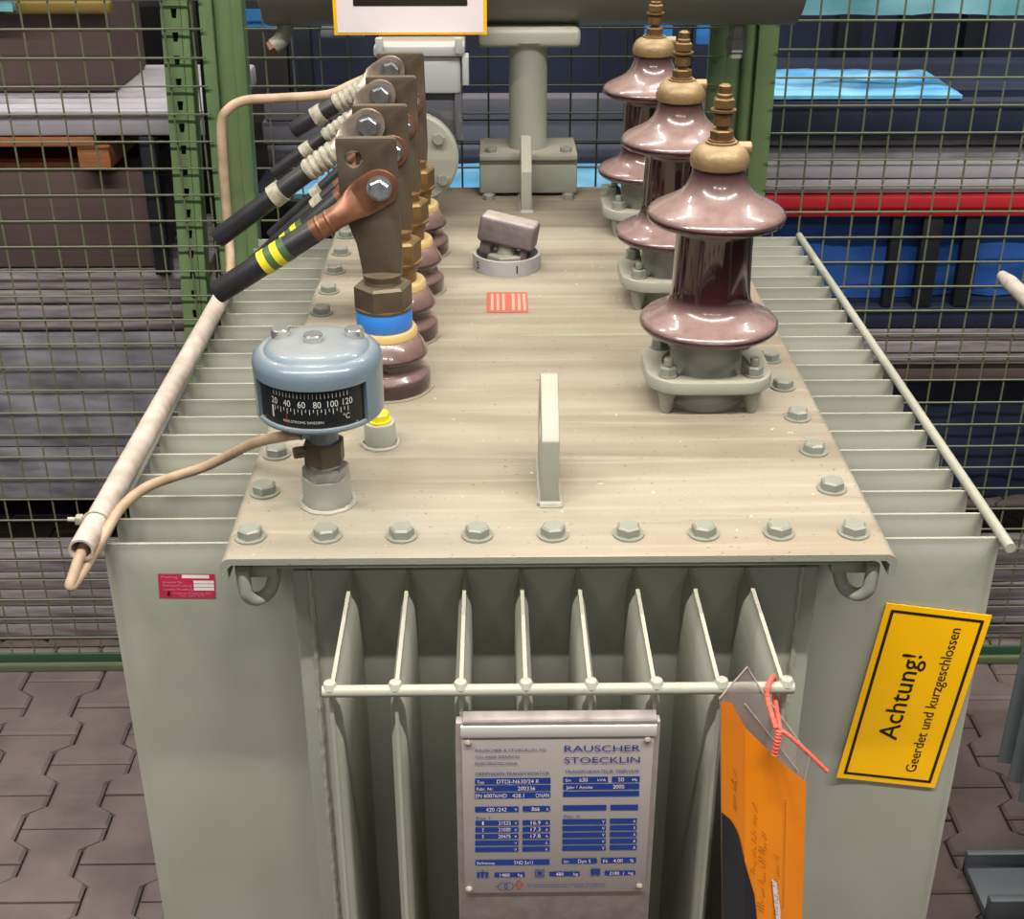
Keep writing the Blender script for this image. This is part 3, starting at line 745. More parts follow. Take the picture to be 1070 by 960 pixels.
# ================================================================== CABLES
def cable(i, kind, label, name='short_circuit_cable'):
    x = LVX + (0, .003, .005, .007)[i]; y = LVY[i]; zf = y - .0055
    if kind == 'copper':
        b = V((x + .002, zf, LID + (.247, .247, .237, .230)[i])); d = V(((-.849, 0, -.528), (-.765, 0, -.645), (-.755, 0, -.655), (-.745, 0, -.667))[i]).normalized()
        L = (.228, .225, .292, .300)[i]; rc_ = (.0138, .0132, .0088, .0088)[i]; pw = (.0215, .0200, .0185, .0185)[i]
    else:
        b = V((x - .026, zf, LID + .279))
        d = {1: V((-.815, 0, -.58)), 2: V((-.82, 0, -.57)), 3: V((-.86, 0, -.50))}[i].normalized()
        L = {1: .243, 2: .185, 3: .172}[i]; rc_ = {1: .0125, 2: .0085, 3: .0125}[i]; pw = .021
    sd = V((0, 1, 0)).cross(d).normalized()
    C_ = empty(name, b + d * L, None)
    tag(C_, label, 'cable', 'cables bolted to the flag terminals')
    pt = .0045
    be = .128 if kind == 'copper' and i >= 2 else .092
    br = rc_ * (.98 if kind == 'copper' else .95)
    off = V((0, -1, 0))
    # lug: flat palm -> tapered -> barrel
    secs = []
    for k in range(7):                                  # rounded end of the palm
        a = PI / 2 * k / 6
        secs.append((-pw * math.cos(a), max(pw * math.sin(a), .002), pt / 2, pt / 2 + .0003))
    secs += [(.018, pw, pt / 2, pt / 2 + .0003), (.028, pw * .95, pt / 2, pt / 2 + .0003), (.040, br * 1.18, br * .55, br * .7), (.050, br * 1.02, br * .95, br * .98), (.056, br, br, br), (be, br, br, br), (be + .0005, br * .9, br * .9, br)]
    n = 20; vs = []; fs = []
    for (s_, a, bb, o_) in secs:
        for k in range(n):
            t = 2 * PI * k / n
            ct, stt_ = math.cos(t), math.sin(t)
            if bb < .003:   # squarer section for the palm
                ct = math.copysign(abs(ct) ** .35, ct); stt_ = math.copysign(abs(stt_) ** .35, stt_)
            vs.append(b + d * s_ + sd * a * ct + V((0, 1, 0)) * bb * stt_ + off * o_)
    for j in range(len(secs) - 1):
        for k in range(n):
            fs.append((j * n + k, j * n + (k + 1) % n, (j + 1) * n + (k + 1) % n, (j + 1) * n + k))
    fs += [tuple(range(n)), tuple((len(secs) - 1) * n + k for k in range(n))]
    lm = MB().add(vs, fs)
    for s_ in (.066, .079):                              # crimp ridges
        lm.lathe([(br, -.002), (br * 1.05, -.001), (br * 1.05, .001), (br, .002)], b + d * s_ + off * br, 20, rot=d.to_track_quat('Z', 'Y').to_matrix())
    build('cable_lug', lm, 'copper' if kind == 'copper' else 'tin', C_, ang=.7)
    bm_ = MB().cyl(b + off * pt, b + off * (pt + .002), .0145, 24)
    bm_.hexa(b + off * (pt + .002), .0125, .009, axis='-Y', phase=.4 + i, cham=.0018)
    build('lug_bolt', bm_, 'zinc', C_, ang=.45)
    rot = d.to_track_quat('Z', 'Y').to_matrix()
    p0 = b + d * (be - .004) + off * br; p1 = b + d * L + off * br
    build('cable_sheath', MB().lathe([(rc_ * .96, 0), (rc_, .002), (rc_, (p1 - p0).length - .002), (rc_ * .94, (p1 - p0).length), (0, (p1 - p0).length)], p0, 24, rot=rot), 'black', C_)
    def band(s0, s1, r, m, nm, ribs=0):
        m_ = MB().lathe([(0, 0), (r, 0), (r, s1 - s0), (0, s1 - s0)], b + d * s0 + off * br, 24, rot=rot)
        for k in range(ribs):
            t = (s1 - s0) * (k + .5) / ribs
            m_.lathe([(r, t - .0025), (r * 1.12, t - .0015), (r * 1.12, t + .0015), (r, t + .0025)], b + d * s0 + off * br, 24, rot=rot)
        build(nm, m_, m, C_, ang=.5)
    if kind == 'copper' and i <= 1:
        for k, m in enumerate(('gtape', 'ytape', 'gtape', 'ytape')):
            band(.124 + .02 * i + k * .0092, .124 + .02 * i + (k + 1) * .0092, rc_ * (1.05 + .02 * (k % 2)), m, 'tape_band')
    elif kind == 'copper':
        band((0, 0, .150, .188)[i], (0, 0, .168, .206)[i], rc_ * 1.25, 'white', 'marker_sleeve')
    else:
        band(.050, .095, br * 1.12, 'white', 'ribbed_sleeve', 5)
        s0 = {1: .135, 2: .118, 3: .118}[i]
        band(s0, s0 + .016, rc_ * 1.18, 'white', 'marker_sleeve')
cable(0, 'copper', 'thick black cable with yellow and green tape, lugged in copper to the frontmost terminal')
cable(1, 'copper', 'thick black cable with copper lug on the second flag terminal, close behind the frontmost cable')
cable(2, 'copper', 'thin black cable with copper lug on the third flag terminal from the front')
cable(3, 'copper', 'thin black cable with copper lug on the rearmost flag terminal')
cable(1, 'silver', 'long thick black cable with silver ribbed lug on the second flag terminal')
cable(2, 'silver', 'thin black cable with silver ribbed lug on the third flag terminal')
cable(3, 'silver', 'short thick black cable with silver ribbed lug on the rearmost terminal, topmost of the bundle')

# ================================================================== CONDUIT, WIRES
cpts = [(-.4785, .073, 1.217), (-.475, .45, 1.217), (-.470, .86, 1.217)]
a, b = V(cpts[0]), V(cpts[-1]); d = (b - a).normalized(); Lc = (b - a).length
rot = d.to_track_quat('Z', 'Y').to_matrix()
cd = build('conduit_pipe', MB().lathe([(.0102, .06), (.0102, 0), (.0128, 0), (.0128, Lc), (.0102, Lc), (.0102, Lc - .06)], a, 28, rot=rot), 'pvc', None, ang=.6)
tag(cd, 'dusty white plastic conduit pipe lying along the tips of the left cooling fins', 'pipe')
tie = empty('cable_tie', (-.4778, .128, 1.20))
tag(tie, 'small white cable tie round the front end of the left conduit pipe', 'cable tie')
build('tie_strap', MB().torus((-.4778, .128, 1.217), .0140, .0012, 'Y', 28, 6), 'white', tie)
build('tie_head', MB().box((-.4985, .123, 1.217), (-.4910, .133, 1.226), .0015).tube([(-.497, .127, 1.222), (-.506, .126, 1.223)], .0026, 8), 'white', tie)
w = smooth_path([(-.2515, .097, 1.3345), (-.268, .104, 1.329), (-.31, .155, 1.296), (-.35, .205, 1.256), (-.383, .222, 1.233), (-.412, .213, 1.227), (-.436, .180, 1.231), (-.452, .140, 1.230), (-.466, .105, 1.213), (-.478, .075, 1.196), (-.4865, .057, 1.1865),
                 (-.4885, .055, 1.188), (-.486, .060, 1.195), (-.481, .075, 1.210), (-.479, .10, 1.216), (-.4785, .14, 1.217)], 8)
wc = build('sensor_wire', MB().tube(w, .0056, 14), 'wire', None)
tag(wc, 'beige sheathed wire running from the dial thermometer down into the conduit mouth', 'wire')
w = smooth_path([(-.250, 1.115, 1.485), (-.29, 1.10, 1.470), (-.325, 1.06, 1.463), (-.40, 1.03, 1.464), (-.445, 1.01, 1.465), (-.470, 1.00, 1.455), (-.484, 1.0, 1.432), (-.488, 1.0, 1.37), (-.490, 1.0, 1.28), (-.488, .985, 1.236), (-.481, .945, 1.220), (-.4715, .88, 1.217), (-.4705, .83, 1.217)], 8)
wr = build('relay_wire', MB().tube(w, .0075, 14), 'wire', None)
tag(wr, 'beige sheathed wire looping from the gas relay down behind the black cables', 'wire')

# ================================================================== SIGNS AND TAG ON THE TRANSFORMER
SY = .1235 - .0045 - .0030
BR = V((.4500, SY, .8600)); BL = V((.3330, SY, .8772)); TL = V((.3600, SY, 1.1150)); TR = V((.4772, SY, 1.1005))
eu = ((TR - BR) + (TL - BL)).normalized(); H_ = ((TR - BR).length + (TL - BL).length) / 2
ev = ((BL - BR) + (TL - TR)).normalized(); W_ = ((BL - BR).length + (TL - TR).length) / 2
def ys(d): return lambda s_, t: BR + (TR - BR) * (s_ / H_) + (BL - BR) * (t / W_) + V((0, -d, 0))
YS = empty('warning_sign', (BR + BL) / 2)
tag(YS, 'yellow warning sign lettered Achtung!, stuck askew on the right front fin', 'sign')
g0 = ys(.0); g1 = ys(.0016)
sb = MB().add([f(s_, t) for f in (ys(-.0014), g0) for s_, t in ((0, 0), (H_, 0), (H_, W_), (0, W_))], [(0, 1, 2, 3), (4, 5, 6, 7), (0, 1, 5, 4), (1, 2, 6, 5), (2, 3, 7, 6), (3, 0, 4, 7)])
build('sign_plate', sb, 'yellow', YS)
g = ys(.0004); fr = MB(); i0, i1 = .0068, .0102
for (s0, t0, s1, t1) in ((i0, i0, H_ - i0, i1), (i0, W_ - i1, H_ - i0, W_ - i0), (i0, i1, i1, W_ - i1), (H_ - i1, i1, H_ - i0, W_ - i1)):
    fr.add([g(s0, t0), g(s1, t0), g(s1, t1), g(s0, t1)], [(0, 1, 2, 3)])
build('black_border', fr, 'ink', YS, recalc=False)
lt = MB()
text_mesh('Achtung!', .0225, .118, 'LEFT', g, lt, .062, .0625, bold=.006)
text_mesh('Geerdet und kurzgeschlossen', .0125, .200, 'LEFT', g, lt, .020, .0290, bold=.004)
build('black_lettering', lt, 'ink', YS, recalc=False)

# white sign with yellow border on the conservator
WS = empty('white_sign', (-.196, 1.182, 1.533))
tag(WS, 'white sign with a yellow border hanging on the front of the conservator drum', 'sign')
build('sign_plate', MB().box((-.3215, 1.180, 1.5345), (-.0705, 1.1835, 1.665), .0008), 'yellow', WS)
build('white_field', MB().box((-.3155, 1.1790, 1.5385), (-.0765, 1.1802, 1.661)), 'signw', WS)
build('black_bar', MB().box((-.288, 1.1783, 1.580), (-.102, 1.1792, 1.600), .0004), 'ink', WS)

# orange tag in its clear pouch
TG = empty('orange_tag', (.175, -.165, .90))
tag(TG, 'orange card in a clear pouch tied to the front fin rod with red cord', 'tag')
def card(u, v):       # left narrow facet folds back; u 0..1 across, v 0 bottom .. 1 top
    xs_ = [(.1325, -.160), (.150, -.176), (.2075, -.163)]
    if u < .28: t = u / .28; p, q_ = xs_[0], xs_[1]
    else: t = (u - .28) / .72; p, q_ = xs_[1], xs_[2]
    x = p[0] + (q_[0] - p[0]) * t; y = p[1] + (q_[1] - p[1]) * t
    top = 1.200 + .006 * (u / .12) if u < .12 else 1.206 - (u - .12) / .88 * .092
    z = .84 + (top - .84) * v
    lean = (1.20 - z)
    return V((x + .075 * lean, y - .008 * math.sin(u * 3) - .01 * lean, z))
cm = MB().grid(card, 25, 16)
nrm = len(cm.v)
back = [p + V((.0004, .0012, 0)) for p in cm.v]
cm.add(back, [tuple(i for i in reversed(f)) for f in cm.f[:]])
build('orange_card', cm, 'orange', TG, ang=.9)
def card_off(k): return lambda u, v: card(u, v) + V((-.0004, -k, 0))
bp = MB(); co = card_off(.0012)
def blk(u, v): 
    top = .665 - .06 * u - .22 * max(0, u - .4) / .6 - .22 * max(0, u - .8) / .2
    return co(.004 + .50 * u, v * top)
bp.grid(blk, 14, 10)
build('black_corner_area', bp, 'cardblack', TG, recalc=False)  # black area over the lower left of the card
hw_ = MB(); co2 = card_off(.0014)
def scribble(u0, v0, v1, amp, seed, slant=.0):
    rr = random.Random(seed); n = int((v1 - v0) / .006); px_ = None
    for k in range(n):
        v = v0 + (v1 - v0) * k / n
        h = amp * (rr.random() ** 1.4) * (1 if k % 2 else -.25)
        if k % 9 == 8: px_ = None; continue
        p_ = (u0 - h + slant * (v - v0), v)
        if px_:
            hw_.add([co2(px_[0] - .004, px_[1]), co2(px_[0] + .004, px_[1] + .0015), co2(p_[0] + .004, p_[1] + .0015), co2(p_[0] - .004, p_[1])], [(0, 1, 2, 3)])
        px_ = p_
scribble(.66, .36, .66, .08, 3, .08); scribble(.50, .42, .72, .09, 5, .08); scribble(.40, .55, .80, .06, 8, .05); scribble(.17, .70, .83, .07, 11)
for k in range(40): hw_.add([co2(.745, .45 + k * .011), co2(.757, .45 + k * .011), co2(.757, .455 + k * .011), co2(.745, .455 + k * .011)], [(0, 1, 2, 3)])
build('handwriting', hw_, 'orange_ink', TG, recalc=False)
wp = MB().add([co2(.68, .36), co2(.73, .32), co2(.715, .44), co2(.66, .55), co2(.60, .56)], [(0, 1, 2, 3, 4)])
build('torn_white_patch', wp, 'signw', TG, recalc=False)
def pz(pts): return [V((x + .075 * max(0, 1.20 - z) * (z < 1.1), -.1585 - .012 * max(0, 1.2 - z), z)) for x, z in pts]
pv = pz([(.131, 1.203), (.1525, 1.2365), (.1665, 1.212), (.2150, 1.141), (.2135, 1.1120), (.2085, .845), (.1335, .845)])
pm = MB().add(pv + [p + V((0, .0006, 0)) for p in pv], [tuple(range(7)), tuple(range(13, 6, -1))])
build('clear_pouch', pm, 'clear', TG, recalc=False)
build('welded_edge', MB().tube([pv[0], pv[1], pv[2], pv[3], pv[4], V((.2115, pv[4].y, 1.09))], .0009, 6).tube([pv[2] + V((-.013, -.001, -.014)), pv[3] + V((-.009, -.001, -.016)), pv[4] + V((-.006, 0, -.004))], .0006, 6), 'pouch_edge', TG)
rz = FT + .004
cordp = smooth_path([(.1765, -.183, 1.190), (.1735, -.172, 1.199), (.1715, -.162, 1.207), (.1725, -.157, 1.2145), (.176, -.150, 1.2165), (.180, -.143, 1.2145), (.1815, -.142, 1.204), (.1815, -.150, 1.195), (.181, -.168, 1.190), (.180, -.183, 1.188)], 6)
c_ = MB().tube(cordp, [.0021 + .0005 * (k % 2) for k in range(len(cordp))], 8)
tail = smooth_path([(.180, -.183, 1.188), (.186, -.186, 1.186), (.202, -.190, 1.172), (.222, -.194, 1.152)], 8)
c_.tube(tail, [.0017 + .0004 * (k % 2) for k in range(len(tail))], 8)
knot = smooth_path([(.179, -.184, 1.189), (.178, -.186, 1.178), (.177, -.186, 1.164)], 8)
c_.tube(knot, [.0026 + .0008 * (k % 2) for k in range(len(knot))], 8)
build('red_cord', c_, 'cord', TG)

# ================================================================== SECOND TRANSFORMER (right edge)
T2 = empty('power_transformer', (1.1, .30, 0))
tag(T2, 'grey finned transformer cut off by the right edge, standing on the paving', 'transformer')
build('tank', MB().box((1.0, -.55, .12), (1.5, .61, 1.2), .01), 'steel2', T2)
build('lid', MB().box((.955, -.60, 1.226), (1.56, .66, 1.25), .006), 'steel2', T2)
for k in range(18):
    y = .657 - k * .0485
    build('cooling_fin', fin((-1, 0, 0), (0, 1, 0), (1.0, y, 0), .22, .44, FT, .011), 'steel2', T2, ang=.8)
build('skid_base', MB().box((.852, .715, 0), (1.6, .735, .06), .004).box((.852, .735, 0), (1.6, .86, .022), .004).box((.852, .845, .0), (1.6, .86, .05), .004).box((.96, -.6, .0), (1.6, .715, .12), .01), 'steel2', T2)
cp = build('conduit_pipe', MB().tube([(.7655, .9636, 1.19), (.7665, .93, 1.19), (.767, .65, 1.19), (.768, .2, 1.19), (.768, -.1, 1.19)], [.0085, .0125, .0125, .0125, .0125], 20), 'pvc', None)
tag(cp, 'pinkish-white conduit pipe end at the right edge, along the second transformer', 'pipe')

# ================================================================== FENCE
FYN = 1.5514
def mesh_panel(name, x0, x1, label, z0=.045, z1=2.0, zoff=0.0, vx=None):
    P_ = empty(name, ((x0 + x1) / 2, FYN, 0)); tag(P_, label, 'fence', 'welded mesh fence panels')
    m_ = MB(); sp = .0537
    n = int((x1 - x0) / sp)
    for k in range(n + 1):
        x = (vx if vx is not None else x0) + k * sp
        if x > x1: break
        m_.tube([(x, FYN, z0), (x, FYN, z1)], .0021, 6)
    z = z0 + .022 + zoff
    while z < z1:
        m_.tube([(x0, FYN - .0042, z), (x1, FYN - .0042, z)], .0021, 6); z += .0537
    build('wire_mesh', m_, 'mesh', P_)
    build('bottom_rail', MB().box((x0, FYN - .004, .018), (x1, FYN + .004, .042), .002), 'raild', P_)
    build('kick_strip', MB().box((x0, FYN - .018, .0), (x1, FYN + .004, .018), .002), 'greend', P_)
    return P_
mesh_panel('mesh_fence', -2.25, -.615, 'green wire mesh fence panel at the left, in front of the grey boards', vx=-2.245, zoff=.0227)
mesh_panel('mesh_fence', -.535, .385, 'green wire mesh fence panel behind the transformer, between the two green posts', vx=-.50, zoff=.0227)
mesh_panel('mesh_fence', .49, 2.2, 'green wire mesh fence panel at the right, in front of the red beam', vx=.512, zoff=.0357)
# left post pair
LP = empty('fence_post', (-.68, 1.57, 0)); tag(LP, 'green slotted rack upright beside the left mesh panel', 'post')
def lean(x, z): return x + .042 * (z - 1.54)
def leanbox(x0, x1, y0, y1, z0, z1, m_, k=.042):
    b_ = MB().box((x0, y0, z0), (x1, y1, z1), .003)
    b_.tf(lambda p: V((p.x + k * (p.z - 1.54), p.y, p.z)))
    m_.v += []; m_.add(b_.v, b_.f); return m_
holes = []
for k in range(44):
    z = .12 + k * .0435
    holes.append([(-.672, z - .009), (-.664, z - .009), (-.662, z + .009), (-.674, z + .009)])
m_ = MB().prism([(-.6936, 0), (-.6555, 0), (-.6555, 2.05), (-.6936, 2.05)], 'Y', 1.562, 1.5645, holes=holes)
m_.tf(lambda p: V((p.x + .042 * (p.z - 1.54), p.y, p.z)))
leanbox(-.6555, -.6405, 1.5625, 1.61, 0, 2.05, m_)
build('upright', m_, 'green', LP)
build('slot_shade_strip', leanbox(-.690, -.660, 1.585, 1.60, 0, 2.05, MB()), 'slot', LP)  # black strip added behind the slots, painting the shade inside the upright
LP2 = empty('fence_post', (-.57, 1.57, 0)); tag(LP2, 'green channel post just right of the slotted upright', 'post')
m_ = leanbox(-.620, -.594, 1.556, 1.60, 0, 2.05, MB(), .02); leanbox(-.594, -.560, 1.570, 1.60, 0, 2.05, m_, .02); leanbox(-.560, -.537, 1.556, 1.60, 0, 2.05, m_, .02)
build('channel', m_, 'green', LP2)
for i in range(2):
    build('dark_gap_strip', leanbox(-.637, -.617, 1.612, 1.63, .0 + i * 1.03, 1.02 + i * 1.03, MB(), .03), 'postdark', LP2)  # dark upright strips added in the gap between the two posts
RP = empty('fence_post', (.43, 1.57, 0)); tag(RP, 'green channel post on the right behind the maroon bushings', 'post')
m_ = MB().box((.362, 1.557, 0), (.392, 1.60, 2.05), .003).box((.392, 1.572, 0), (.452, 1.60, 2.05), .003).box((.452, 1.557, 0), (.492, 1.60, 2.05), .003).cyl((.435, 1.57, 0), (.435, 1.57, 2.05), .012, 12)
build('channel', m_, 'green', RP)

# ================================================================== BEHIND THE FENCE
def boardstack(x0, x1, y0, y1, zs, name, label, cat, m, group=None, ords=None):
    for k, (a, b) in enumerate(zip(zs[:-1], zs[1:])):
        j = random.uniform(-.012, .012)
        o = build(name, MB().box((x0 + j, y0 + abs(j) * .6, a + .0015), (x1 + j, y1, b - .0015), .003), m)
        tag(o, label % (ords[k] if ords else ''), cat, group)
ORD = ['bottommost', 'second from the bottom', 'third from the bottom', 'fourth from the bottom', 'fifth from the bottom', 'sixth from the bottom', 'topmost']
boardstack(-2.3, -.40, 1.66, 1.74, [0.0, .05, .10, .15, .20, .255], 'timber_plank', 'grey floor-level plank behind the left mesh fence, %s of its stack', 'plank', 'plank', 'planks on the floor at the left', ORD[:4] + ['topmost'])
boardstack(.5, 2.3, 1.66, 1.74, [0.0, .05, .10, .15, .20, .25], 'timber_plank', 'grey floor-level plank behind the right mesh fence, %s of its stack', 'plank', 'plank', 'planks on the floor at the right', ORD[:4] + ['topmost'])

# left rack
LR = empty('storage_rack', (-1.4, 2.2, 0)); tag(LR, 'storage rack behind the left mesh panel carrying grey boards and a brown box', 'rack')
build('shelf', MB().box((-2.4, 1.80, 1.222), (-.66, 2.35, 1.272), .008).box((-2.4, 1.795, 1.262), (-.66, 1.81, 1.278), .004), 'slab', LR)
build('upright', MB().box((-.832, 1.80, .905), (-.797, 1.84, 1.221), .004), 'postdark', LR)
build('upright', MB().box((-.905, 2.42, 0), (-.84, 2.48, 2.1), .004), 'postdark', LR)
build('beam', MB().box((-2.4, 1.97, .262), (-.66, 2.5, .32), .004), 'darkbox', LR)
build('dark_interior_panel', MB().box((-2.4, 2.55, 0.0), (-.61, 2.58, 2.2)), 'darkbox', LR)  # dark sheet added to stand for the unlit rack interior
boardstack(-2.3, -.72, 1.80, 2.3, [.325, .47, .615, .762], 'timber_board', 'wide grey board behind the left mesh panel, %s of three', 'board', 'panel', 'wide grey boards in the left rack', ['lowest', 'middle', 'highest'])
boardstack(-2.3, -.72, 1.81, 2.3, [.765, .798, .832, .866, .902], 'timber_plank', 'thin grey plank on the left rack, %s of those on wide boards', 'plank', 'plank', 'thin planks in the left rack', ['bottommost', 'second from the bottom', 'third from the bottom', 'topmost'])
o = build('storage_box', MB().box((-2.3, 1.86, .905), (-.845, 2.3, 1.13), .006), 'cardboard'); tag(o, 'dark brown storage box behind the left mesh panel, below the pallet', 'box')
PLT = empty('wooden_pallet', (-1.5, 2.0, 1.132)); tag(PLT, 'orange-brown wooden pallet under the pale shelf at the left', 'pallet')
build('deck_board', MB().box((-2.3, 1.805, 1.198), (-.93, 2.2, 1.220), .003), 'pallet', PLT)
build('base_board', MB().box((-2.3, 1.87, 1.132), (-.93, 2.2, 1.148), .003), 'pallet', PLT)
for x in (-2.2, -1.75, -1.31, -.97): build('block', MB().box((x, 1.807, 1.148), (x + .07, 2.1, 1.198), .003), 'pallet', PLT)
o = build('storage_box', MB().box((-2.3, 2.0, 1.275), (-.92, 2.3, 1.60), .008), 'cardboard'); tag(o, 'dark brown box standing on the pale shelf at the upper left', 'box')
o = build('yellow_bar', MB().box((-1.13, 1.96, 1.452), (-.90, 1.99, 1.476), .003), 'ybar'); tag(o, 'short yellow bar in front of the box at the upper left', 'bar')

def crumple(x0, x1, y, z0, z1, amp, seed, sag=0.0, depth=.02, nu=40, nv=16, topdepth=0.0):
    def f(u, v):
        x = x0 + (x1 - x0) * u; z = z0 + (z1 - z0) * v
        n_ = noise.fractal(V((x * 7 + seed, z * 9, seed)), 1.0, 2.0, 4)
        return V((x, y + amp * n_ + topdepth * max(0, v - .55) / .45, z - sag * math.sin(u * PI) + amp * .3 * n_))
    m_ = MB().grid(f, nu, nv); n = len(m_.v)
    m_.add([p + V((0, depth, 0)) for p in m_.v], [tuple(reversed(q_)) for q_ in m_.f[:]])
    return m_
o = build('plastic_sheet', crumple(-2.3, -1.10, 1.93, 1.462, 1.66, .012, 3.1), 'cyan'); tag(o, 'pale blue plastic sheet at the top left corner', 'plastic sheet')

# middle rack (seen between the posts)
MR = empty('storage_rack', (-.1, 2.3, 0)); tag(MR, 'storage rack behind the middle mesh panel carrying blue wrapped goods', 'rack')
build('dark_interior_panel', MB().box((-.60, 2.55, 0.0), (.45, 2.58, 2.2)), 'navy', MR)  # navy sheet added so the space behind the shelf reads as darkness
build('shelf', MB().box((-.60, 1.76, 1.05), (.45, 2.5, 1.09), .004), 'postdark', MR)
for x in (-.56, .30): build('upright', MB().box((x, 2.40, 0), (x + .035, 2.44, 2.2), .003), 'postdark', MR)
boardstack(-.60, .44, 2.03, 2.10, [1.092, 1.146, 1.20, 1.252], 'timber_board', 'grey board behind the middle mesh panel, %s of three', 'board', 'midboard', 'grey boards in the middle rack', ['lowest', 'middle', 'highest'])
def film_top(x0, x1, y0, y1, z0, z1, amp, seed, nu=40, nv=14):
    """wrapped slab seen on its wrinkled top"""
    def f(u, v):
        x = x0 + (x1 - x0) * u; e = min(1, min(u, 1 - u) * 14, min(v, 1 - v) * 7)
        y = y0 + (y1 - y0) * v
        n_ = noise.fractal(V((x * 9 + seed, y * 16, seed)), 1.0, 2.0, 5)
        return V((x, y - .3 * amp * n_ * (v < .5), z1 - (1 - e) ** 2 * (z1 - z0) * .6 + amp * n_ * e))
    m_ = MB().grid(f, nu, nv); n = len(m_.v)
    m_.add([V((p.x, p.y, z0)) for p in m_.v], [tuple(reversed(q_)) for q_ in m_.f[:]])
    rim = [i for i in range(nu + 1)] + [j * (nu + 1) + nu for j in range(1, nv + 1)] + [nv * (nu + 1) + i for i in range(nu - 1, -1, -1)] + [j * (nu + 1) for j in range(nv - 1, 0, -1)]
    for k in range(len(rim)):
        a_, b_ = rim[k], rim[(k + 1) % len(rim)]
        m_.f.append((a_, b_, b_ + n, a_ + n))
    return m_
o = build('plastic_wrap', film_top(-.50, .05, 1.77, 2.01, 1.091, 1.113, .007, 8.3), 'film'); tag(o, 'light blue plastic wrap seen left of the conservator foot, before grey boards', 'plastic sheet')
o = build('plastic_wrap', film_top(.07, .44, 1.77, 2.01, 1.091, 1.113, .007, 9.9), 'film'); tag(o, 'light blue plastic wrap seen between conservator foot and rear bushing', 'plastic sheet')
o = build('plastic_wrap', crumple(-.62, -.50, 1.84, 1.442, 1.475, .006, 1.7), 'film2'); tag(o, 'blue plastic wrap at the top, left of the white sign', 'plastic sheet')
o = build('plastic_tub', MB().prism([(-.445, 1.40), (-.345, 1.40), (-.36, 1.455), (-.43, 1.455)], 'Y', 1.95, 2.05, bev=.006), 'panel'); tag(o, 'small blue-grey tub behind the drain valve of the drum', 'tub')
for i, (x, z) in enumerate(((.30, 1.40), (.335, 1.395), (.42, 1.40))):
    o = build('plastic_wrap', crumple(x - .014, x + .014, 2.05, z - .03, z + .03, .004, 4 + i, nu=6, nv=6), 'film2')
    tag(o, 'small blue wrapped bundle behind the bushings, %s of three' % ('leftmost', 'middle', 'rightmost')[i], 'bundle', 'small blue bundles')

# right rack
RR = empty('storage_rack', (1.3, 2.2, 0)); tag(RR, 'storage rack behind the right mesh panel with a red front beam', 'rack')
build('front_beam', MB().box((.47, 1.785, 1.040), (2.4, 1.83, 1.086), .004), 'redb', RR)
build('dark_interior_panel', MB().box((.47, 2.55, 0.0), (2.4, 2.58, 2.2)), 'navy', RR)  # navy sheet added for the darkness at the back of this rack
build('lower_beam', MB().box((.5, 1.80, .768), (2.4, 2.3, .822), .004), 'navy', RR)
for x, wd in ((.835, .022), (.905, .045), (1.0, .04)):
    build('upright', MB().box((x, 1.795, .823), (x + wd, 1.82, 1.04), .003), 'postdark', RR)
for x in (.80, .96, 1.12): build('upright', MB().box((x, 2.33, 1.10), (x + .06, 2.39, 2.1), .003), 'postdark', RR)
boardstack(.5, 2.3, 1.80, 2.3, [1.088, 1.121, 1.154], 'timber_board', 'pale grey board just above the red beam, %s of two', 'board', 'slab', 'grey boards above the red beam', ['lower', 'upper'])
boardstack(.5, 2.3, 1.83, 2.3, [1.156, 1.186, 1.214], 'timber_board', 'blue-grey board above the pale boards on the right, %s of two', 'board', 'panel', 'blue-grey boards on the right', ['lower', 'upper'])
o = build('dark_filler_block', MB().box((.5, 1.80, 1.215), (2.3, 2.3, 1.294), .006), 'navy'); tag(o, 'long dark navy block added for gloom on the blue-grey boards behind the right mesh panel', 'crate')  # navy block added so the space above the boards reads dark
o = build('blue_tarpaulin', crumple(.5, 2.3, 1.862, .826, 1.034, .012, 5.5, nu=90), 'tarp'); tag(o, 'deep blue crumpled tarpaulin hanging below the red beam', 'tarpaulin')
o = build('plastic_wrap', film_top(.52, .95, 1.80, 2.06, 1.297, 1.316, .008, 2.2), 'film'); tag(o, 'light blue plastic wrapped roll behind the right mesh panel', 'plastic sheet')
o = build('plastic_wrap', crumple(.55, 1.5, 1.86, 1.462, 1.56, .012, 6.2, topdepth=.05), 'cyan'); tag(o, 'pale cyan plastic sheet along the top right edge', 'plastic sheet')
boardstack(.5, 2.3, 1.80, 2.3, [.672, .704, .735, .766], 'timber_board', 'grey board in the gap below the blue tarpaulin, %s of three', 'board', 'plank', 'grey boards below the tarpaulin', ['lowest', 'middle', 'highest'])
build('middle_beam', MB().box((.5, 1.82, .628), (2.4, 2.3, .670), .004), 'cardboard', RR)
o = build('blue_tarpaulin', crumple(.5, 2.3, 1.90, .262, .622, .015, 7.7, nu=90), 'navy'); tag(o, 'dark navy sheet added as darkness low behind the right mesh panel', 'tarpaulin')  # dark sheet added in place of the unlit space below the boards

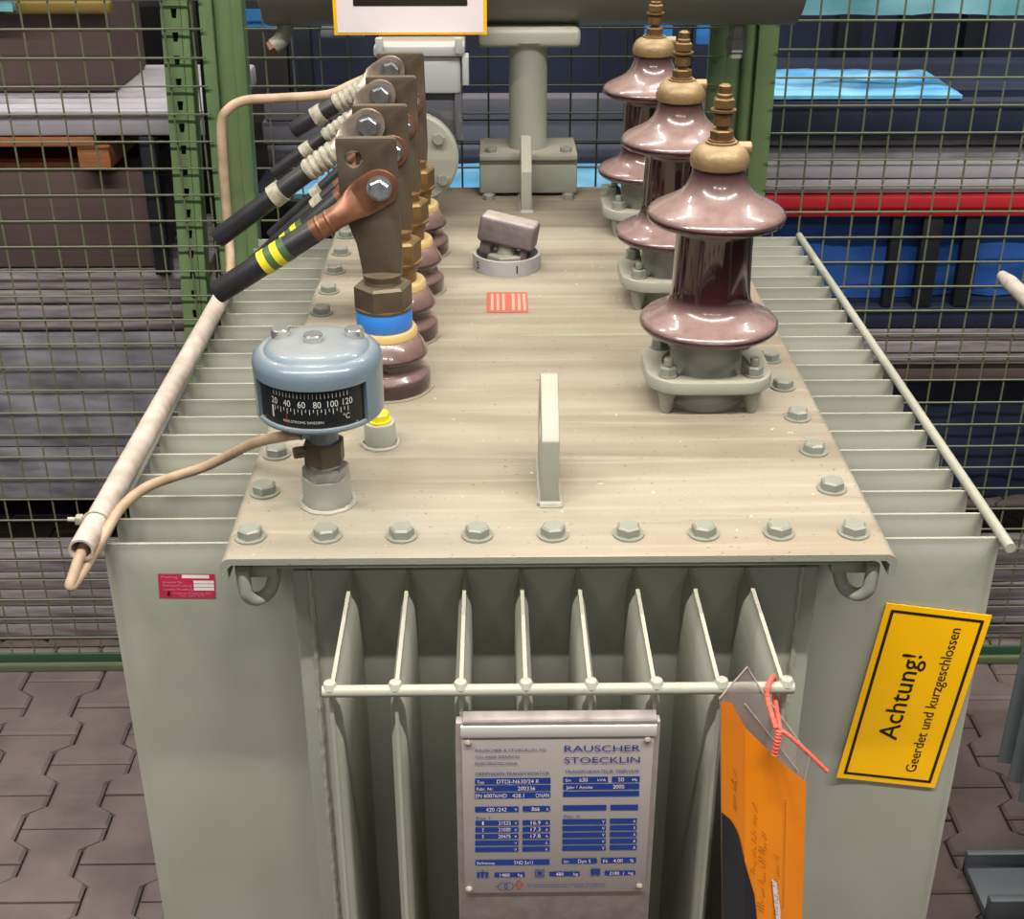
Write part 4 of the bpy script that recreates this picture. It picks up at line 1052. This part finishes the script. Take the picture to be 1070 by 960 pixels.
# ================================================================== SETTING
def pavers():
    m_ = MB(); L_ = .20; p = .145; d_ = .017; g = .0022; bv = .006
    x = -2.4; col = 0
    while x < 2.4:
        y = -1.2 + (L_ / 2 if col % 2 else 0)
        while y < 3.2:
            prof = [(0, d_), (.038, d_), (.062, -d_), (.138, -d_), (.162, d_), (L_, d_)]
            r_ = [(x + p / 2 + w_ , y + t) for t, w_ in prof]; l_ = [(x - p / 2 - w_, y + t) for t, w_ in reversed(prof)]
            poly = r_ + l_
            cxp, cyp = x, y + L_ / 2
            def ins(k): 
                out = []
                for q_ in poly:
                    dx = q_[0] - cxp; dy = q_[1] - cyp
                    out.append((q_[0] - math.copysign(k, dx), cyp + dy * (1 - k / (L_ / 2))))
                return out
            zj = random.uniform(-.002, .002); n = len(poly)
            vs = [(a, b, -.03) for a, b in ins(g)] + [(a, b, -.005 + zj) for a, b in ins(g)] + [(a, b, zj) for a, b in ins(g + bv)]
            fs = [tuple(2 * n + k for k in range(n))]
            for k in range(n):
                k2 = (k + 1) % n
                fs += [(k, k2, n + k2, n + k), (n + k, n + k2, 2 * n + k2, 2 * n + k)]
            m_.add(vs, fs); y += L_
        x += p; col += 1
    return m_
fl = build('floor', pavers(), 'floor', None, ang=.3, origin=(0, 0, 0)); tag(fl, kind='structure')
jn = build('floor_joint_bed', MB().box((-6, -6, -.06), (6, 6.5, -.009)), 'joint', None, origin=(0, 0, -.06)); tag(jn, kind='structure')
wb_ = build('wall_back', MB().box((-6, 4.5, 0), (6, 4.6, 5.5)), 'wall', None); tag(wb_, kind='structure')

# ================================================================== LIGHTS, WORLD, CAMERA
def lamp(name, loc, sx, sy, power, col=(1, .96, .90), rot=(0, 0, 0)):
    l = bpy.data.lights.new(name, 'AREA'); l.shape = 'RECTANGLE'; l.size = sx; l.size_y = sy; l.energy = power; l.color = col
    o = bpy.data.objects.new(name, l); COL.objects.link(o); o.location = loc; o.rotation_euler = rot; return o
for x in (-3.2, -1.9, -.62, .62, 1.9, 3.2):
    lamp('hall_lamp', (x, -1.22, 4.6), .95, .06, 76)
for x in (-2.4, -.8, .8, 2.4):
    lamp('hall_lamp', (x, 2.25, 4.8), 1.1, .08, 48)
for x in (-1.8, 0, 1.8):
    lamp('hall_lamp', (x, -5.0, 4.8), 1.0, .10, 42)
w_ = bpy.data.worlds.new('hall_air'); sc.world = w_; w_.use_nodes = True
bg = w_.node_tree.nodes['Background']; bg.inputs[0].default_value = (.74, .82, .92, 1); bg.inputs[1].default_value = .115

cam = bpy.data.cameras.new('camera'); co_ = bpy.data.objects.new('camera', cam); COL.objects.link(co_)
cam.sensor_fit = 'HORIZONTAL'; cam.sensor_width = 36.0; cam.lens = 36.0 * 1379.0 / 1070.0
cam.clip_start = .05
co_.location = (-.06, -1.073, 1.906)
co_.rotation_euler = (rad(90 - 27.2), 0, rad(-.78))
sc.camera = co_
sc.view_settings.view_transform = 'Standard'; sc.view_settings.look = 'None'
sc.view_settings.exposure = 0.0; sc.view_settings.gamma = 1.0
sc.view_settings.use_curve_mapping = False
